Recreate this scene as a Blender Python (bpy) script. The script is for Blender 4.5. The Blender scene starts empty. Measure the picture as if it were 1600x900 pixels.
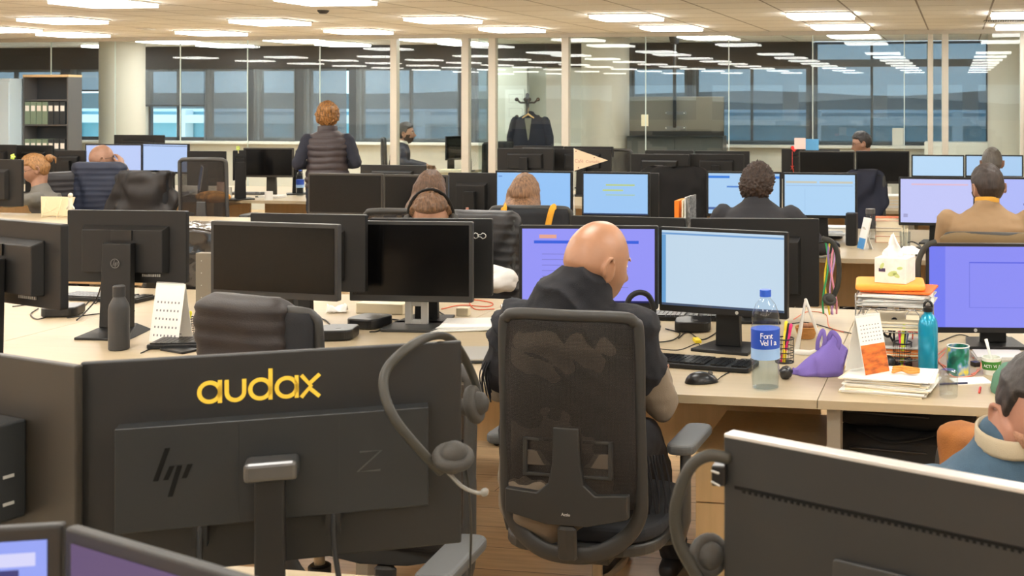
import bpy, bmesh, math, random
from mathutils import Vector, Matrix, noise
random.seed(7)
SC = bpy.context.scene
COL = SC.collection
# ------------------------------------------------------------------ camera, world, exposure
F, CX, CY, H = 1850.0, 1180.0, 153.0, 1.68      # focal length in px, principal point in px, camera height
YAW = math.radians(9.7)
cs, sn = math.cos(YAW), math.sin(YAW)
cam_d = bpy.data.cameras.new('camera')
cam = bpy.data.objects.new('camera', cam_d); COL.objects.link(cam)
cam.location = (0, 0, H); cam.rotation_euler = (math.pi/2, 0, YAW)
cam_d.sensor_width = 36; cam_d.lens = F/1600*36
cam_d.shift_x = (800-CX)/1600; cam_d.shift_y = -(450-CY)/1600
cam_d.clip_start = .05; cam_d.clip_end = 400
cam_d.dof.use_dof = True; cam_d.dof.focus_distance = 4.3; cam_d.dof.aperture_fstop = 10
SC.camera = cam
SC.cycles.transparent_max_bounces = 48
SC.view_settings.view_transform = 'Standard'; SC.view_settings.look = 'None'
SC.view_settings.exposure = 0.0; SC.view_settings.gamma = 1.0; SC.view_settings.use_curve_mapping = False
W = bpy.data.worlds.new('sky'); SC.world = W; W.use_nodes = True
nt = W.node_tree; bg = nt.nodes['Background']
tc = nt.nodes.new('ShaderNodeTexCoord'); sx = nt.nodes.new('ShaderNodeSeparateXYZ'); cr = nt.nodes.new('ShaderNodeValToRGB')
nt.links.new(tc.outputs['Generated'], sx.inputs[0]); nt.links.new(sx.outputs['Z'], cr.inputs[0]); nt.links.new(cr.outputs[0], bg.inputs[0])
cr.color_ramp.elements[0].color = (.66, .76, .80, 1); cr.color_ramp.elements[1].color = (.42, .58, .76, 1)
cr.color_ramp.elements[1].position = .6
bg.inputs[1].default_value = 2.6
LAMP = 19.5                                       # radiance of the ceiling panels
CEIL = 2.46; DESK = .74
GLASS_Y, WIN_Y = 13.7, 16.3
PX, PY_ = .6133, .56                              # ceiling tile pitch

# ------------------------------------------------------------------ picture geometry -> room points
CAM = Vector((0, 0, H)); RT = Vector((cs, sn, 0)); FW = Vector((-sn, cs, 0))
def ray(px, py): return RT*((px-CX)/F) + FW + Vector((0, 0, -(py-CY)/F))
def atD(px, py, D): return CAM + ray(px, py)*D
def atz(px, py, z):
    r = ray(px, py); return CAM + r*((z-H)/r.z)
def aty(px, py, y):
    r = ray(px, py); return CAM + r*(y/r.y)
def on_desk(px, py): return atz(px, py, DESK)

# ------------------------------------------------------------------ materials
def lin(c):
    o = []
    for v in c[:3]:
        v = v/255.0
        o.append(v/12.92 if v <= .04045 else ((v+.055)/1.055)**2.4)
    return (o[0], o[1], o[2], 1)
MATS = {}
def mat(name, col=(128,128,128), rough=.5, metal=0, bump=0, bs=300, var=0, vs=8, spec=.5, emit=0, stretch=None, coat=0):
    if name in MATS: return MATS[name]
    m = bpy.data.materials.new(name); m.use_nodes = True; MATS[name] = m
    n = m.node_tree.nodes; l = m.node_tree.links; b = n['Principled BSDF']
    b.inputs['Base Color'].default_value = lin(col); b.inputs['Roughness'].default_value = rough
    b.inputs['Metallic'].default_value = metal; b.inputs['Specular IOR Level'].default_value = spec
    if coat: b.inputs['Coat Weight'].default_value = coat
    if emit:
        b.inputs['Emission Color'].default_value = lin(col); b.inputs['Emission Strength'].default_value = emit
        b.inputs['Base Color'].default_value = (.01, .01, .01, 1)
    if bump or var:
        t = n.new('ShaderNodeTexCoord'); mp = n.new('ShaderNodeMapping'); l.new(t.outputs['Object'], mp.inputs[0])
        if stretch: mp.inputs['Scale'].default_value = stretch
    if bump:
        nz = n.new('ShaderNodeTexNoise'); nz.inputs['Scale'].default_value = bs; nz.inputs['Detail'].default_value = 3
        l.new(mp.outputs[0], nz.inputs[0])
        bp = n.new('ShaderNodeBump'); bp.inputs['Strength'].default_value = bump; bp.inputs['Distance'].default_value = .002
        l.new(nz.outputs[0], bp.inputs['Height']); l.new(bp.outputs[0], b.inputs['Normal'])
    if var:
        nz = n.new('ShaderNodeTexNoise'); nz.inputs['Scale'].default_value = vs; nz.inputs['Detail'].default_value = 5
        l.new(mp.outputs[0], nz.inputs[0])
        r = n.new('ShaderNodeValToRGB'); c = lin(col)
        r.color_ramp.elements[0].color = (c[0]*(1-var), c[1]*(1-var), c[2]*(1-var), 1); r.color_ramp.elements[0].position = .35
        r.color_ramp.elements[1].color = (min(1, c[0]*(1+var*.7)), min(1, c[1]*(1+var*.7)), min(1, c[2]*(1+var*.7)), 1); r.color_ramp.elements[1].position = .65
        l.new(nz.outputs[0], r.inputs[0]); l.new(r.outputs[0], b.inputs['Base Color'])
    return m
def emis(name, col, k=1.0):
    if name in MATS: return MATS[name]
    m = bpy.data.materials.new(name); m.use_nodes = True; MATS[name] = m
    n = m.node_tree.nodes; l = m.node_tree.links; n.remove(n['Principled BSDF'])
    e = n.new('ShaderNodeEmission'); e.inputs[0].default_value = lin(col); e.inputs[1].default_value = k
    g = n.new('ShaderNodeBsdfGlossy'); g.inputs['Roughness'].default_value = .35; g.inputs[0].default_value = (.02, .02, .02, 1)
    a = n.new('ShaderNodeAddShader'); l.new(e.outputs[0], a.inputs[0]); l.new(g.outputs[0], a.inputs[1])
    l.new(a.outputs[0], n['Material Output'].inputs[0]); return m
def glassy(name, tint=(235,242,240), ior=1.5, rough=0.0, extra=.0):
    """thin pane: sees through, mirrors more at a slant"""
    if name in MATS: return MATS[name]
    m = bpy.data.materials.new(name); m.use_nodes = True; MATS[name] = m
    n = m.node_tree.nodes; l = m.node_tree.links; n.remove(n['Principled BSDF'])
    t = n.new('ShaderNodeBsdfTransparent'); t.inputs[0].default_value = lin(tint)
    g = n.new('ShaderNodeBsdfGlossy'); g.inputs['Roughness'].default_value = rough
    f = n.new('ShaderNodeLayerWeight'); f.inputs[0].default_value = .5
    p5 = n.new('ShaderNodeMath'); p5.operation = 'POWER'; p5.inputs[1].default_value = 5; l.new(f.outputs['Facing'], p5.inputs[0])
    r0 = ((ior-1)/(ior+1))**2+extra
    ad = n.new('ShaderNodeMath'); ad.operation = 'MULTIPLY_ADD'; ad.inputs[1].default_value = 1-r0; ad.inputs[2].default_value = r0; l.new(p5.outputs[0], ad.inputs[0])
    x = n.new('ShaderNodeMixShader'); l.new(ad.outputs[0], x.inputs[0]); l.new(t.outputs[0], x.inputs[1]); l.new(g.outputs[0], x.inputs[2])
    l.new(x.outputs[0], n['Material Output'].inputs[0]); return m
def sheer(name, col, see=.4, see_col=(255,255,255), pattern=0):
    """woven cloth: part diffuse, part see-through (fine holes); pattern = weave frequency per metre"""
    if name in MATS: return MATS[name]
    m = bpy.data.materials.new(name); m.use_nodes = True; MATS[name] = m
    n = m.node_tree.nodes; l = m.node_tree.links; b = n['Principled BSDF']
    b.inputs['Base Color'].default_value = lin(col); b.inputs['Roughness'].default_value = .8
    t = n.new('ShaderNodeBsdfTransparent'); t.inputs[0].default_value = lin(see_col)
    x = n.new('ShaderNodeMixShader'); x.inputs[0].default_value = see
    l.new(b.outputs[0], x.inputs[1]); l.new(t.outputs[0], x.inputs[2]); l.new(x.outputs[0], n['Material Output'].inputs[0])
    if pattern:
        tc = n.new('ShaderNodeTexCoord'); mp = n.new('ShaderNodeMapping'); mp.inputs['Rotation'].default_value = (0, math.radians(45), 0)
        l.new(tc.outputs['Object'], mp.inputs[0]); s = n.new('ShaderNodeSeparateXYZ'); l.new(mp.outputs[0], s.inputs[0])
        out = []
        for ax in ('X', 'Z'):
            k = n.new('ShaderNodeMath'); k.operation = 'MULTIPLY'; k.inputs[1].default_value = pattern*2*math.pi; l.new(s.outputs[ax], k.inputs[0])
            q = n.new('ShaderNodeMath'); q.operation = 'SINE'; l.new(k.outputs[0], q.inputs[0]); out.append(q)
        mu = n.new('ShaderNodeMath'); mu.operation = 'MULTIPLY'; l.new(out[0].outputs[0], mu.inputs[0]); l.new(out[1].outputs[0], mu.inputs[1])
        gt = n.new('ShaderNodeMath'); gt.operation = 'GREATER_THAN'; gt.inputs[1].default_value = .0; l.new(mu.outputs[0], gt.inputs[0])
        ml = n.new('ShaderNodeMath'); ml.operation = 'MULTIPLY'; ml.inputs[1].default_value = see*2; l.new(gt.outputs[0], ml.inputs[0])
        l.new(ml.outputs[0], x.inputs[0])
    return m
def wood(name, col, dark=.82, scale=(1.2, 14, 14)):
    if name in MATS: return MATS[name]
    m = mat(name, col, .42, bump=.05, bs=120); n = m.node_tree.nodes; l = m.node_tree.links; b = n['Principled BSDF']
    t = n.new('ShaderNodeTexCoord'); mp = n.new('ShaderNodeMapping'); mp.inputs['Scale'].default_value = scale
    l.new(t.outputs['Object'], mp.inputs[0]); nz = n.new('ShaderNodeTexNoise'); nz.inputs['Scale'].default_value = 3; nz.inputs['Detail'].default_value = 6
    l.new(mp.outputs[0], nz.inputs[0]); r = n.new('ShaderNodeValToRGB'); c = lin(col)
    r.color_ramp.elements[0].color = (c[0]*dark, c[1]*dark, c[2]*dark*.96, 1); r.color_ramp.elements[0].position = .3
    r.color_ramp.elements[1].color = c; r.color_ramp.elements[1].position = .65
    l.new(nz.outputs[0], r.inputs[0]); l.new(r.outputs[0], b.inputs['Base Color']); return m

# ------------------------------------------------------------------ mesh builder
I4 = Matrix.Identity(4)
def T(x=0, y=0, z=0): return Matrix.Translation((x, y, z))
def Rot(ax, deg): return Matrix.Rotation(math.radians(deg), 4, ax)
class MB:
    def __init__(s): s.v = []; s.f = []; s.m = []; s.mi = 0
    def add(s, vs, fs, M=None):
        n = len(s.v)
        s.v += [tuple(M @ Vector(v)) if M else tuple(v) for v in vs]
        s.f += [[i+n for i in f] for f in fs]; s.m += [s.mi]*len(fs); return s
    def box(s, x0, y0, z0, x1, y1, z1, M=None):
        return s.add([(x0,y0,z0),(x1,y0,z0),(x1,y1,z0),(x0,y1,z0),(x0,y0,z1),(x1,y0,z1),(x1,y1,z1),(x0,y1,z1)],
                     [(0,3,2,1),(4,5,6,7),(0,1,5,4),(1,2,6,5),(2,3,7,6),(3,0,4,7)], M)
    def cbox(s, c, d, M=None):
        return s.box(c[0]-d[0]/2, c[1]-d[1]/2, c[2]-d[2]/2, c[0]+d[0]/2, c[1]+d[1]/2, c[2]+d[2]/2, M)
    def poly(s, pts, z0, z1, M=None):
        n = len(pts); vs = [(x, y, z0) for x, y in pts]+[(x, y, z1) for x, y in pts]
        fs = [list(range(n))[::-1], list(range(n, 2*n))]+[(i, (i+1) % n, (i+1) % n+n, i+n) for i in range(n)]
        return s.add(vs, fs, M)
    def tube(s, pts, r, seg=10, up=None, closed=False, dome=True, M=None):
        P = [Vector(p) for p in pts]; n = len(P)
        rr = list(r) if isinstance(r, list) else [r]*n
        rr = [x if isinstance(x, tuple) else (x, x) for x in rr]
        tan = []
        for i in range(n):
            if closed: t = P[(i+1) % n]-P[i-1]
            else: t = P[min(i+1, n-1)]-P[max(i-1, 0)]
            tan.append(t.normalized() if t.length > 1e-9 else Vector((0, 0, 1)))
        u = Vector(up) if up else None; frames = []
        if u is None:
            a = Vector((0, 0, 1)) if abs(tan[0].z) < .9 else Vector((1, 0, 0)); b = (a-tan[0]*a.dot(tan[0])).normalized()
            for t in tan:
                b = (b-t*b.dot(t)); b = b.normalized() if b.length > 1e-6 else t.orthogonal().normalized(); frames.append((t.cross(b), b))
        else:
            for t in tan:
                b = u-t*u.dot(t); b = b.normalized() if b.length > 1e-6 else t.orthogonal().normalized(); frames.append((t.cross(b), b))
        rings = []
        def ring(c, fr, ra, rb, k=1.0): rings.append([c+fr[0]*(ra*k*math.cos(2*math.pi*j/seg))+fr[1]*(rb*k*math.sin(2*math.pi*j/seg)) for j in range(seg)])
        if dome and not closed:
            m = min(rr[0])
            for q in (80, 45): ring(P[0]-tan[0]*m*math.sin(math.radians(q)), frames[0], rr[0][0], rr[0][1], math.cos(math.radians(q)))
        for i in range(n): ring(P[i], frames[i], rr[i][0], rr[i][1])
        if dome and not closed:
            m = min(rr[-1])
            for q in (45, 80): ring(P[-1]+tan[-1]*m*math.sin(math.radians(q)), frames[-1], rr[-1][0], rr[-1][1], math.cos(math.radians(q)))
        vs = [p for g in rings for p in g]; k = len(rings); fs = []
        for i in range(k if closed else k-1):
            a, b = i*seg, ((i+1) % k)*seg
            for j in range(seg): fs.append((a+j, a+(j+1) % seg, b+(j+1) % seg, b+j))
        if not closed: fs += [list(range(seg))[::-1], list(range((k-1)*seg, k*seg))]
        return s.add(vs, fs, M)
    def lathe(s, prof, seg=24, c=(0,0,0), M=None):
        vs = []; fs = []; k = len(prof)
        for r, z in prof:
            for j in range(seg): vs.append((c[0]+r*math.cos(2*math.pi*j/seg), c[1]+r*math.sin(2*math.pi*j/seg), c[2]+z))
        for i in range(k-1):
            for j in range(seg): fs.append((i*seg+j, i*seg+(j+1) % seg, (i+1)*seg+(j+1) % seg, (i+1)*seg+j))
        fs += [list(range(seg))[::-1], list(range((k-1)*seg, k*seg))]
        return s.add(vs, fs, M)
    def ball(s, c, r, seg=14, M=None):
        r = r if isinstance(r, tuple) else (r, r, r); vs = []; fs = []; k = seg//2+1
        for i in range(k+1):
            th = math.pi*(i+.001)/(k+.002)
            for j in range(seg):
                ph = 2*math.pi*j/seg; vs.append((c[0]+r[0]*math.sin(th)*math.cos(ph), c[1]+r[1]*math.sin(th)*math.sin(ph), c[2]-r[2]*math.cos(th)))
        for i in range(k):
            for j in range(seg): fs.append((i*seg+j, i*seg+(j+1) % seg, (i+1)*seg+(j+1) % seg, (i+1)*seg+j))
        fs += [list(range(seg))[::-1], list(range(k*seg, (k+1)*seg))]
        return s.add(vs, fs, M)
    def sheet(s, fn, nu, nv, th=.0015, M=None):
        """surface fn(u,v)->point with thickness"""
        g = [[Vector(fn(i/nu, j/nv)) for j in range(nv+1)] for i in range(nu+1)]; vs = []; fs = []
        for side in (0, 1):
            for i in range(nu+1):
                for j in range(nv+1):
                    a = g[min(i+1, nu)][j]-g[max(i-1, 0)][j]; b = g[i][min(j+1, nv)]-g[i][max(j-1, 0)]
                    nn = a.cross(b); nn = nn.normalized() if nn.length > 1e-12 else Vector((0, 0, 1)); vs.append(g[i][j]+nn*(th*(side-.5)))
        w = nv+1; o = (nu+1)*w
        for i in range(nu):
            for j in range(nv):
                q = (i*w+j, (i+1)*w+j, (i+1)*w+j+1, i*w+j+1); fs.append(q[::-1]); fs.append(tuple(k+o for k in q))
        e = [i*w for i in range(nu+1)]+[nu*w+j for j in range(1, nv+1)]+[i*w+nv for i in range(nu-1, -1, -1)]+[j for j in range(nv-1, 0, -1)]
        for k in range(len(e)):
            a, b = e[k], e[(k+1) % len(e)]; fs.append((a, b, b+o, a+o))
        return s.add(vs, fs, M)
    def mesh(s, name):
        me = bpy.data.meshes.new(name); me.from_pydata(s.v, [], s.f); me.update(); return me
def rrect(w, h, r, n=5):
    o = []
    for cx, cy, a0 in ((w/2-r, h/2-r, 0), (-w/2+r, h/2-r, 90), (-w/2+r, -h/2+r, 180), (w/2-r, -h/2+r, 270)):
        for k in range(n+1):
            a = math.radians(a0+90*k/n); o.append((cx+r*math.cos(a), cy+r*math.sin(a)))
    return o
def bezier(ps, n=24):
    """smooth path through points (Catmull-Rom)"""
    P = [Vector(p) for p in ps]; P = [P[0]*2-P[1]]+P+[P[-1]*2-P[-2]]; out = []; m = len(P)-3
    for i in range(m):
        a, b, c, d = P[i:i+4]; k = max(2, n//m)
        for j in range(k):
            t = j/k; out.append(.5*((2*b)+(c-a)*t+(2*a-5*b+4*c-d)*t*t+(3*b-a-3*c+d)*t**3))
    out.append(P[-2]); return out
def obj(name, mb, m, parent=None, smooth=False, bev=0, loc=None, rot=None):
    me = mb if isinstance(mb, bpy.types.Mesh) else mb.mesh(name)
    ms = m if isinstance(m, (list, tuple)) else [m]
    for x in ms: me.materials.append(x)
    if isinstance(mb, MB) and len(ms) > 1: me.polygons.foreach_set('material_index', mb.m)
    o = bpy.data.objects.new(name, me); COL.objects.link(o)
    if parent is not None: o.parent = parent
    if loc is not None: o.location = loc
    if rot is not None: o.rotation_euler = rot
    if smooth is True: me.polygons.foreach_set('use_smooth', [True]*len(me.polygons))
    elif smooth:
        bm = bmesh.new(); bm.from_mesh(me)
        for f in bm.faces: f.smooth = True
        for e in bm.edges: e.smooth = not (len(e.link_faces) == 2 and e.calc_face_angle(0) > math.radians(smooth))
        bm.to_mesh(me); bm.free()
    if bev:
        b = o.modifiers.new('bevel', 'BEVEL'); b.width = bev; b.segments = 3; b.limit_method = 'ANGLE'; b.angle_limit = math.radians(40)
        b.harden_normals = False
    return o
def tag(o, label, cat, group=None, kind=None):
    o['label'] = label; o['category'] = cat
    if group: o['group'] = group
    if kind: o['kind'] = kind
    return o
def thing(name, label, cat, loc=(0,0,0), rz=0, group=None):
    o = bpy.data.objects.new(name, None); COL.objects.link(o); o.empty_display_size = .1
    o.location = loc; o.rotation_euler = (0, 0, math.radians(rz)); return tag(o, label, cat, group)
def single(name, label, cat, mb, m, loc, rz=0, group=None, **k):
    """a thing that is one mesh"""
    o = obj(name, mb, m, **k); o.location = loc; o.rotation_euler = (0, 0, math.radians(rz)); return tag(o, label, cat, group)
def struct(name, mb, m, parent=None, **k):
    o = obj(name, mb, m, parent, **k)
    if parent is None: o['kind'] = 'structure'
    return o
def copy_tree(o, parent=None):
    c = o.copy(); COL.objects.link(c)
    if parent is not None: c.parent = parent
    for ch in list(o.children): copy_tree(ch, c)
    return c

# ------------------------------------------------------------------ common materials
BLK = mat('black_plastic', (24,24,24), .45, bump=.15, bs=900, spec=.35)
BLK2 = mat('black_plastic_satin', (20,20,21), .3)
DGREY = mat('dark_grey_plastic', (46,46,45), .45, bump=.12, bs=900)
GREYP = mat('grey_plastic', (92,92,92), .45)
SCREEN_OFF = mat('screen_off', (10,9,9), .22, spec=.35)
WHITE = mat('white_plastic', (225,224,218), .45)
PAPER = mat('paper', (236,234,228), .8)
CHROME = mat('chrome', (200,200,200), .2, 1)
STEEL = mat('brushed_steel', (168,166,162), .4, .8)
ALU = mat('aluminium', (190,190,186), .4, .5)
LEGM = mat('desk_leg_paint', (150,142,128), .45)
DESKW = wood('desk_maple', (178,162,134), .93)
PEDW = wood('pedestal_maple', (222,192,146), .92, (14, 14, 1.5))
FABK = mat('black_fabric', (24,23,24), .9, bump=.5, bs=500)
SKIN = mat('skin', (160,120,98), .5, bump=.06, bs=400, var=.1, vs=25)
# ------------------------------------------------------------------ the room shell
X0, X1, Y0, Y1 = -17.0, 3.4, -11.0, WIN_Y
def plank_mat():
    m = bpy.data.materials.new('oak_plank_floor'); m.use_nodes = True; n = m.node_tree.nodes; l = m.node_tree.links; b = n['Principled BSDF']
    t = n.new('ShaderNodeTexCoord'); mp = n.new('ShaderNodeMapping'); mp.inputs['Rotation'].default_value = (0, 0, 0)
    l.new(t.outputs['Object'], mp.inputs[0]); br = n.new('ShaderNodeTexBrick'); l.new(mp.outputs[0], br.inputs[0])
    br.inputs['Scale'].default_value = 1; br.inputs['Brick Width'].default_value = 1.3; br.inputs['Row Height'].default_value = .2
    br.inputs['Mortar Size'].default_value = .002; br.inputs['Color1'].default_value = lin((226,194,150)); br.inputs['Color2'].default_value = lin((210,178,136))
    br.inputs['Mortar'].default_value = lin((96,70,45)); br.inputs['Bias'].default_value = .1
    mp2 = n.new('ShaderNodeMapping'); mp2.inputs['Scale'].default_value = (1.5, 16, 1); l.new(t.outputs['Object'], mp2.inputs[0])
    nz = n.new('ShaderNodeTexNoise'); nz.inputs['Scale'].default_value = 3; nz.inputs['Detail'].default_value = 6; l.new(mp2.outputs[0], nz.inputs[0])
    r = n.new('ShaderNodeValToRGB'); r.color_ramp.elements[0].color = (.68, .64, .6, 1); r.color_ramp.elements[0].position = .3; r.color_ramp.elements[1].position = .7
    l.new(nz.outputs[0], r.inputs[0]); mx = n.new('ShaderNodeMixRGB'); mx.blend_type = 'MULTIPLY'; mx.inputs[0].default_value = .8
    l.new(br.outputs[0], mx.inputs[1]); l.new(r.outputs[0], mx.inputs[2]); l.new(mx.outputs[0], b.inputs['Base Color']); b.inputs['Roughness'].default_value = .38
    return m
def ceil_mat():
    m = bpy.data.materials.new('ceiling_tiles'); m.use_nodes = True; n = m.node_tree.nodes; l = m.node_tree.links; b = n['Principled BSDF']
    t = n.new('ShaderNodeTexCoord'); mp = n.new('ShaderNodeMapping'); mp.inputs['Location'].default_value = (1.25+PX/2, -(10.96-PY_/2), 0)
    l.new(t.outputs['Object'], mp.inputs[0]); br = n.new('ShaderNodeTexBrick'); l.new(mp.outputs[0], br.inputs[0])
    br.offset = 0; br.inputs['Scale'].default_value = 1; br.inputs['Brick Width'].default_value = PX; br.inputs['Row Height'].default_value = PY_
    br.inputs['Mortar Size'].default_value = .009; br.inputs['Mortar Smooth'].default_value = .2
    br.inputs['Color1'].default_value = lin((246,243,236)); br.inputs['Color2'].default_value = lin((242,239,231)); br.inputs['Mortar'].default_value = lin((150,142,130))
    nz = n.new('ShaderNodeTexNoise'); nz.inputs['Scale'].default_value = 60; nz.inputs['Detail'].default_value = 4; l.new(t.outputs['Object'], nz.inputs[0])
    bp = n.new('ShaderNodeBump'); bp.inputs['Strength'].default_value = .15; l.new(nz.outputs[0], bp.inputs['Height']); l.new(bp.outputs[0], b.inputs['Normal'])
    l.new(br.outputs[0], b.inputs['Base Color']); b.inputs['Roughness'].default_value = .9; return m
struct('floor', MB().box(X0, Y0, -.08, X1, Y1, 0), plank_mat())
struct('ceiling', MB().box(X0, Y0, CEIL, X1, Y1, CEIL+.08), ceil_mat())
CREAM = mat('cream_wall_paint', (212,209,200), .8, bump=.1, bs=80)
WINDARK = mat('window_frame_dark', (62,66,72), .5)
BAND = mat('dark_fabric_panel', (44,43,44), .85, bump=.3, bs=400)
struct('wall_left', MB().box(X0-.15, Y0, 0, X0, Y1, CEIL), CREAM)
struct('wall_right', MB().box(X1, Y0, 0, X1+.15, Y1, CEIL), CREAM)
# window wall at the far side: sill wall, lintel, piers, openings that run behind roller blinds
SILL = 1.02; HEAD = 2.12
mb = MB().box(X0, WIN_Y, 0, X1, WIN_Y+.2, SILL)
def wx(px): return aty(px, 150, WIN_Y).x
mb.box(X0, WIN_Y+.05, HEAD, wx(1272), WIN_Y+.2, CEIL)
piers = [(94,113), (160,226), (386,400), (459,478), (545,560), (715,738), (760,984), (1071,1085), (1262,1272)]
for a, b_ in piers: mb.box(wx(a), WIN_Y+.04, SILL, wx(b_), WIN_Y+.2, HEAD)
mb.box(wx(1272), WIN_Y+.04, 2.11, X1, WIN_Y+.2, 2.21)
mb.box(wx(1545), WIN_Y+.03, 0, X1, WIN_Y+.2, CEIL)
struct('wall_windows', mb, [CREAM])
struct('trim_1', MB().box(X0, WIN_Y-.14, SILL-.03, X1, WIN_Y, SILL+.01), WHITE, bev=.004)
SH = sheer('roller_blind_screen', (112,115,117), .46, (235,245,255))
SHD = mat('roller_blind_dark', (46,45,47), .9, bump=.2, bs=500)
wins = [(-60,94,1.78), (113,160,1.78), (226,318,1.55), (322,386,SILL), (400,459,SILL), (478,545,SILL), (560,715,SILL), (738,760,SILL), (984,1071,SILL), (1085,1262,SILL), (1272,1452,SILL), (1452,1545,SILL)]
for i, (a, b_, bl) in enumerate(wins):
    xa, xb = wx(a), wx(b_); top = CEIL if a >= 1272 else HEAD
    o = bpy.data.objects.new('window_%d' % (i+1), None); COL.objects.link(o); o['kind'] = 'structure'
    f = MB(); e = .035
    for q in ((xa, SILL, xa+e, top), (xb-e, SILL, xb, top), (xa, SILL, xb, SILL+.06), (xa, top-e, xb, top)): f.box(q[0], WIN_Y+.09, q[1], q[2], WIN_Y+.15, q[3])
    if xb-xa > .9: f.box((xa+xb)/2-e/2, WIN_Y+.09, SILL, (xa+xb)/2+e/2, WIN_Y+.15, top)
    obj('window_frame', f, WINDARK, o)
    obj('pane', MB().box(xa+e, WIN_Y+.115, SILL+.05, xb-e, WIN_Y+.121, top-e), glassy('window_glass', (245,252,254)), o)
    gap = .06 if a == 478 else 0
    bl_o = obj('blind', MB().box(xa-.03, WIN_Y-.012, bl+.02, xb+.03-gap, WIN_Y-.010, (top if top < CEIL else CEIL-.02)), SH, o)
    obj('blind_bar', MB().box(xa-.03, WIN_Y-.02, bl, xb+.03-gap, WIN_Y-.002, bl+.025), WINDARK, o)
# dark cassette band above the windows and dark piers (closed screen fabric)
mb = MB().box(X0, WIN_Y-.03, HEAD, wx(1268), WIN_Y+.045, CEIL)
struct('trim_2', mb, BAND)
mb = MB()
for a, b_ in piers:
    if b_-a < 60: mb.box(wx(a), WIN_Y+.0, SILL, wx(b_), WIN_Y+.036, HEAD)
struct('trim_3', mb, WINDARK)
# wall behind the camera with a ribbon of windows (mirrored in the far glass)
mb = MB().box(X0, Y0-.2, 0, X1, Y0, .95).box(X0, Y0-.2, 2.1, X1, Y0, CEIL)
for k in range(8): mb.box(X0+k*2.9-.25, Y0-.2, .95, X0+k*2.9+.25, Y0, 2.1)
struct('wall_back', mb, CREAM)
# outside: a glazed building across the street and hills, far off
FAC = mat('teal_facade_glass', (120,176,190), .25, var=.2, vs=.8)
CONC = mat('facade_concrete', (220,224,222), .7)
HILL = mat('distant_hills', (104,116,120), .95, var=.2, vs=.06)
bd = thing('office_building', 'low building with teal glazing and pale beams outside the far windows', 'building', (0, 34, -6))
b1 = MB(); b2 = MB()
b1.box(-60, 0, 0, 12, 9, 7.25)
for k in range(4): b2.box(-60.2, -.5, 1.2+k*1.9, 12.2, 9, 1.45+k*1.9)
for k in range(19): b2.box(-60+k*4-.15, -.45, 0, -60+k*4+.15, -.05, 7.3)
obj('glazed_front', b1, FAC, bd); obj('beams', b2, CONC, bd)
b3 = MB()
pts = [(-150, -20)]+[(x, 2.3+.8*noise.noise(Vector((x*.06, 0, 0)))) for x in range(-150, 90, 6)]+[(84, -20)]
b3.poly(pts, 0, 12, T(0, 150, 0) @ Rot('X', 90))
struct('hillside', b3, HILL)
b4 = MB().poly([(-x, y-1) for x, y in pts][::-1], 0, 12, T(0, -120, 0) @ Rot('X', 90)); struct('hillside', b4, HILL)
# columns
COLM = mat('column_paint', (200,196,186), .75, bump=.05, bs=60)
for i, (px, r) in enumerate(((191, .29), (946, .31), (1582, .30))):
    p = aty(px, 150, 14.85)
    struct('column_%d' % (i+1), MB().lathe([(r, 0), (r, CEIL)], 40, (p.x, p.y, 0)), COLM, smooth=40)
# ------------------------------------------------------------------ glass partition
GL = glassy('partition_glass', (250,254,253), 1.42, 0.0, .0)
EDGE = mat('glass_edge_silicone', (205,220,215), .3)
FR = mat('partition_frame', (196,190,176), .45)
def gx(px): return aty(px, 150, GLASS_Y).x
posts = [(612,622), (723,734), (765,776), (879,890), (1450,1458), (1472,1482), (1594,1600)]
joints = [-45, 80, 180, 282, 387, 500, 612, 723, 765, 879, 1009, 1139, 1270, 1413, 1450, 1472, 1594, 1700]
struct('trim_4', MB().box(X0, GLASS_Y-.03, CEIL-.05, X1, GLASS_Y+.03, CEIL-.002).box(X0, GLASS_Y-.03, 0, X1, GLASS_Y+.03, .06), FR)
edges = [X0]+[gx(j) for j in joints]+[X1]
for i in range(len(edges)-1):
    a, b_ = edges[i], edges[i+1]
    o = bpy.data.objects.new('glass_partition_%d' % (i+1), None); COL.objects.link(o); o['kind'] = 'structure'
    obj('pane', MB().box(a+.004, GLASS_Y-.005, .06, b_-.004, GLASS_Y+.005, CEIL-.05), GL, o)
    obj('pane_joint', MB().box(b_-.005, GLASS_Y-.006, .06, b_+.004, GLASS_Y+.006, CEIL-.05), EDGE, o)
for i, (a, b_) in enumerate(posts):
    struct('post_%d' % (i+1), MB().box(gx(a), GLASS_Y-.045, 0, gx(b_), GLASS_Y+.045, CEIL-.05), FR, bev=.004)
xs = gx(745)
struct('glass_partition_side', MB().box(xs, GLASS_Y+.05, .0, xs+.01, WIN_Y-.15, CEIL-.02), glassy('side_glass', (244,250,249), 1.45))
struct('wall_office_back', MB().box(wx(785), WIN_Y-.22, 0, wx(832), WIN_Y-.16, 2.12), CREAM)
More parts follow.
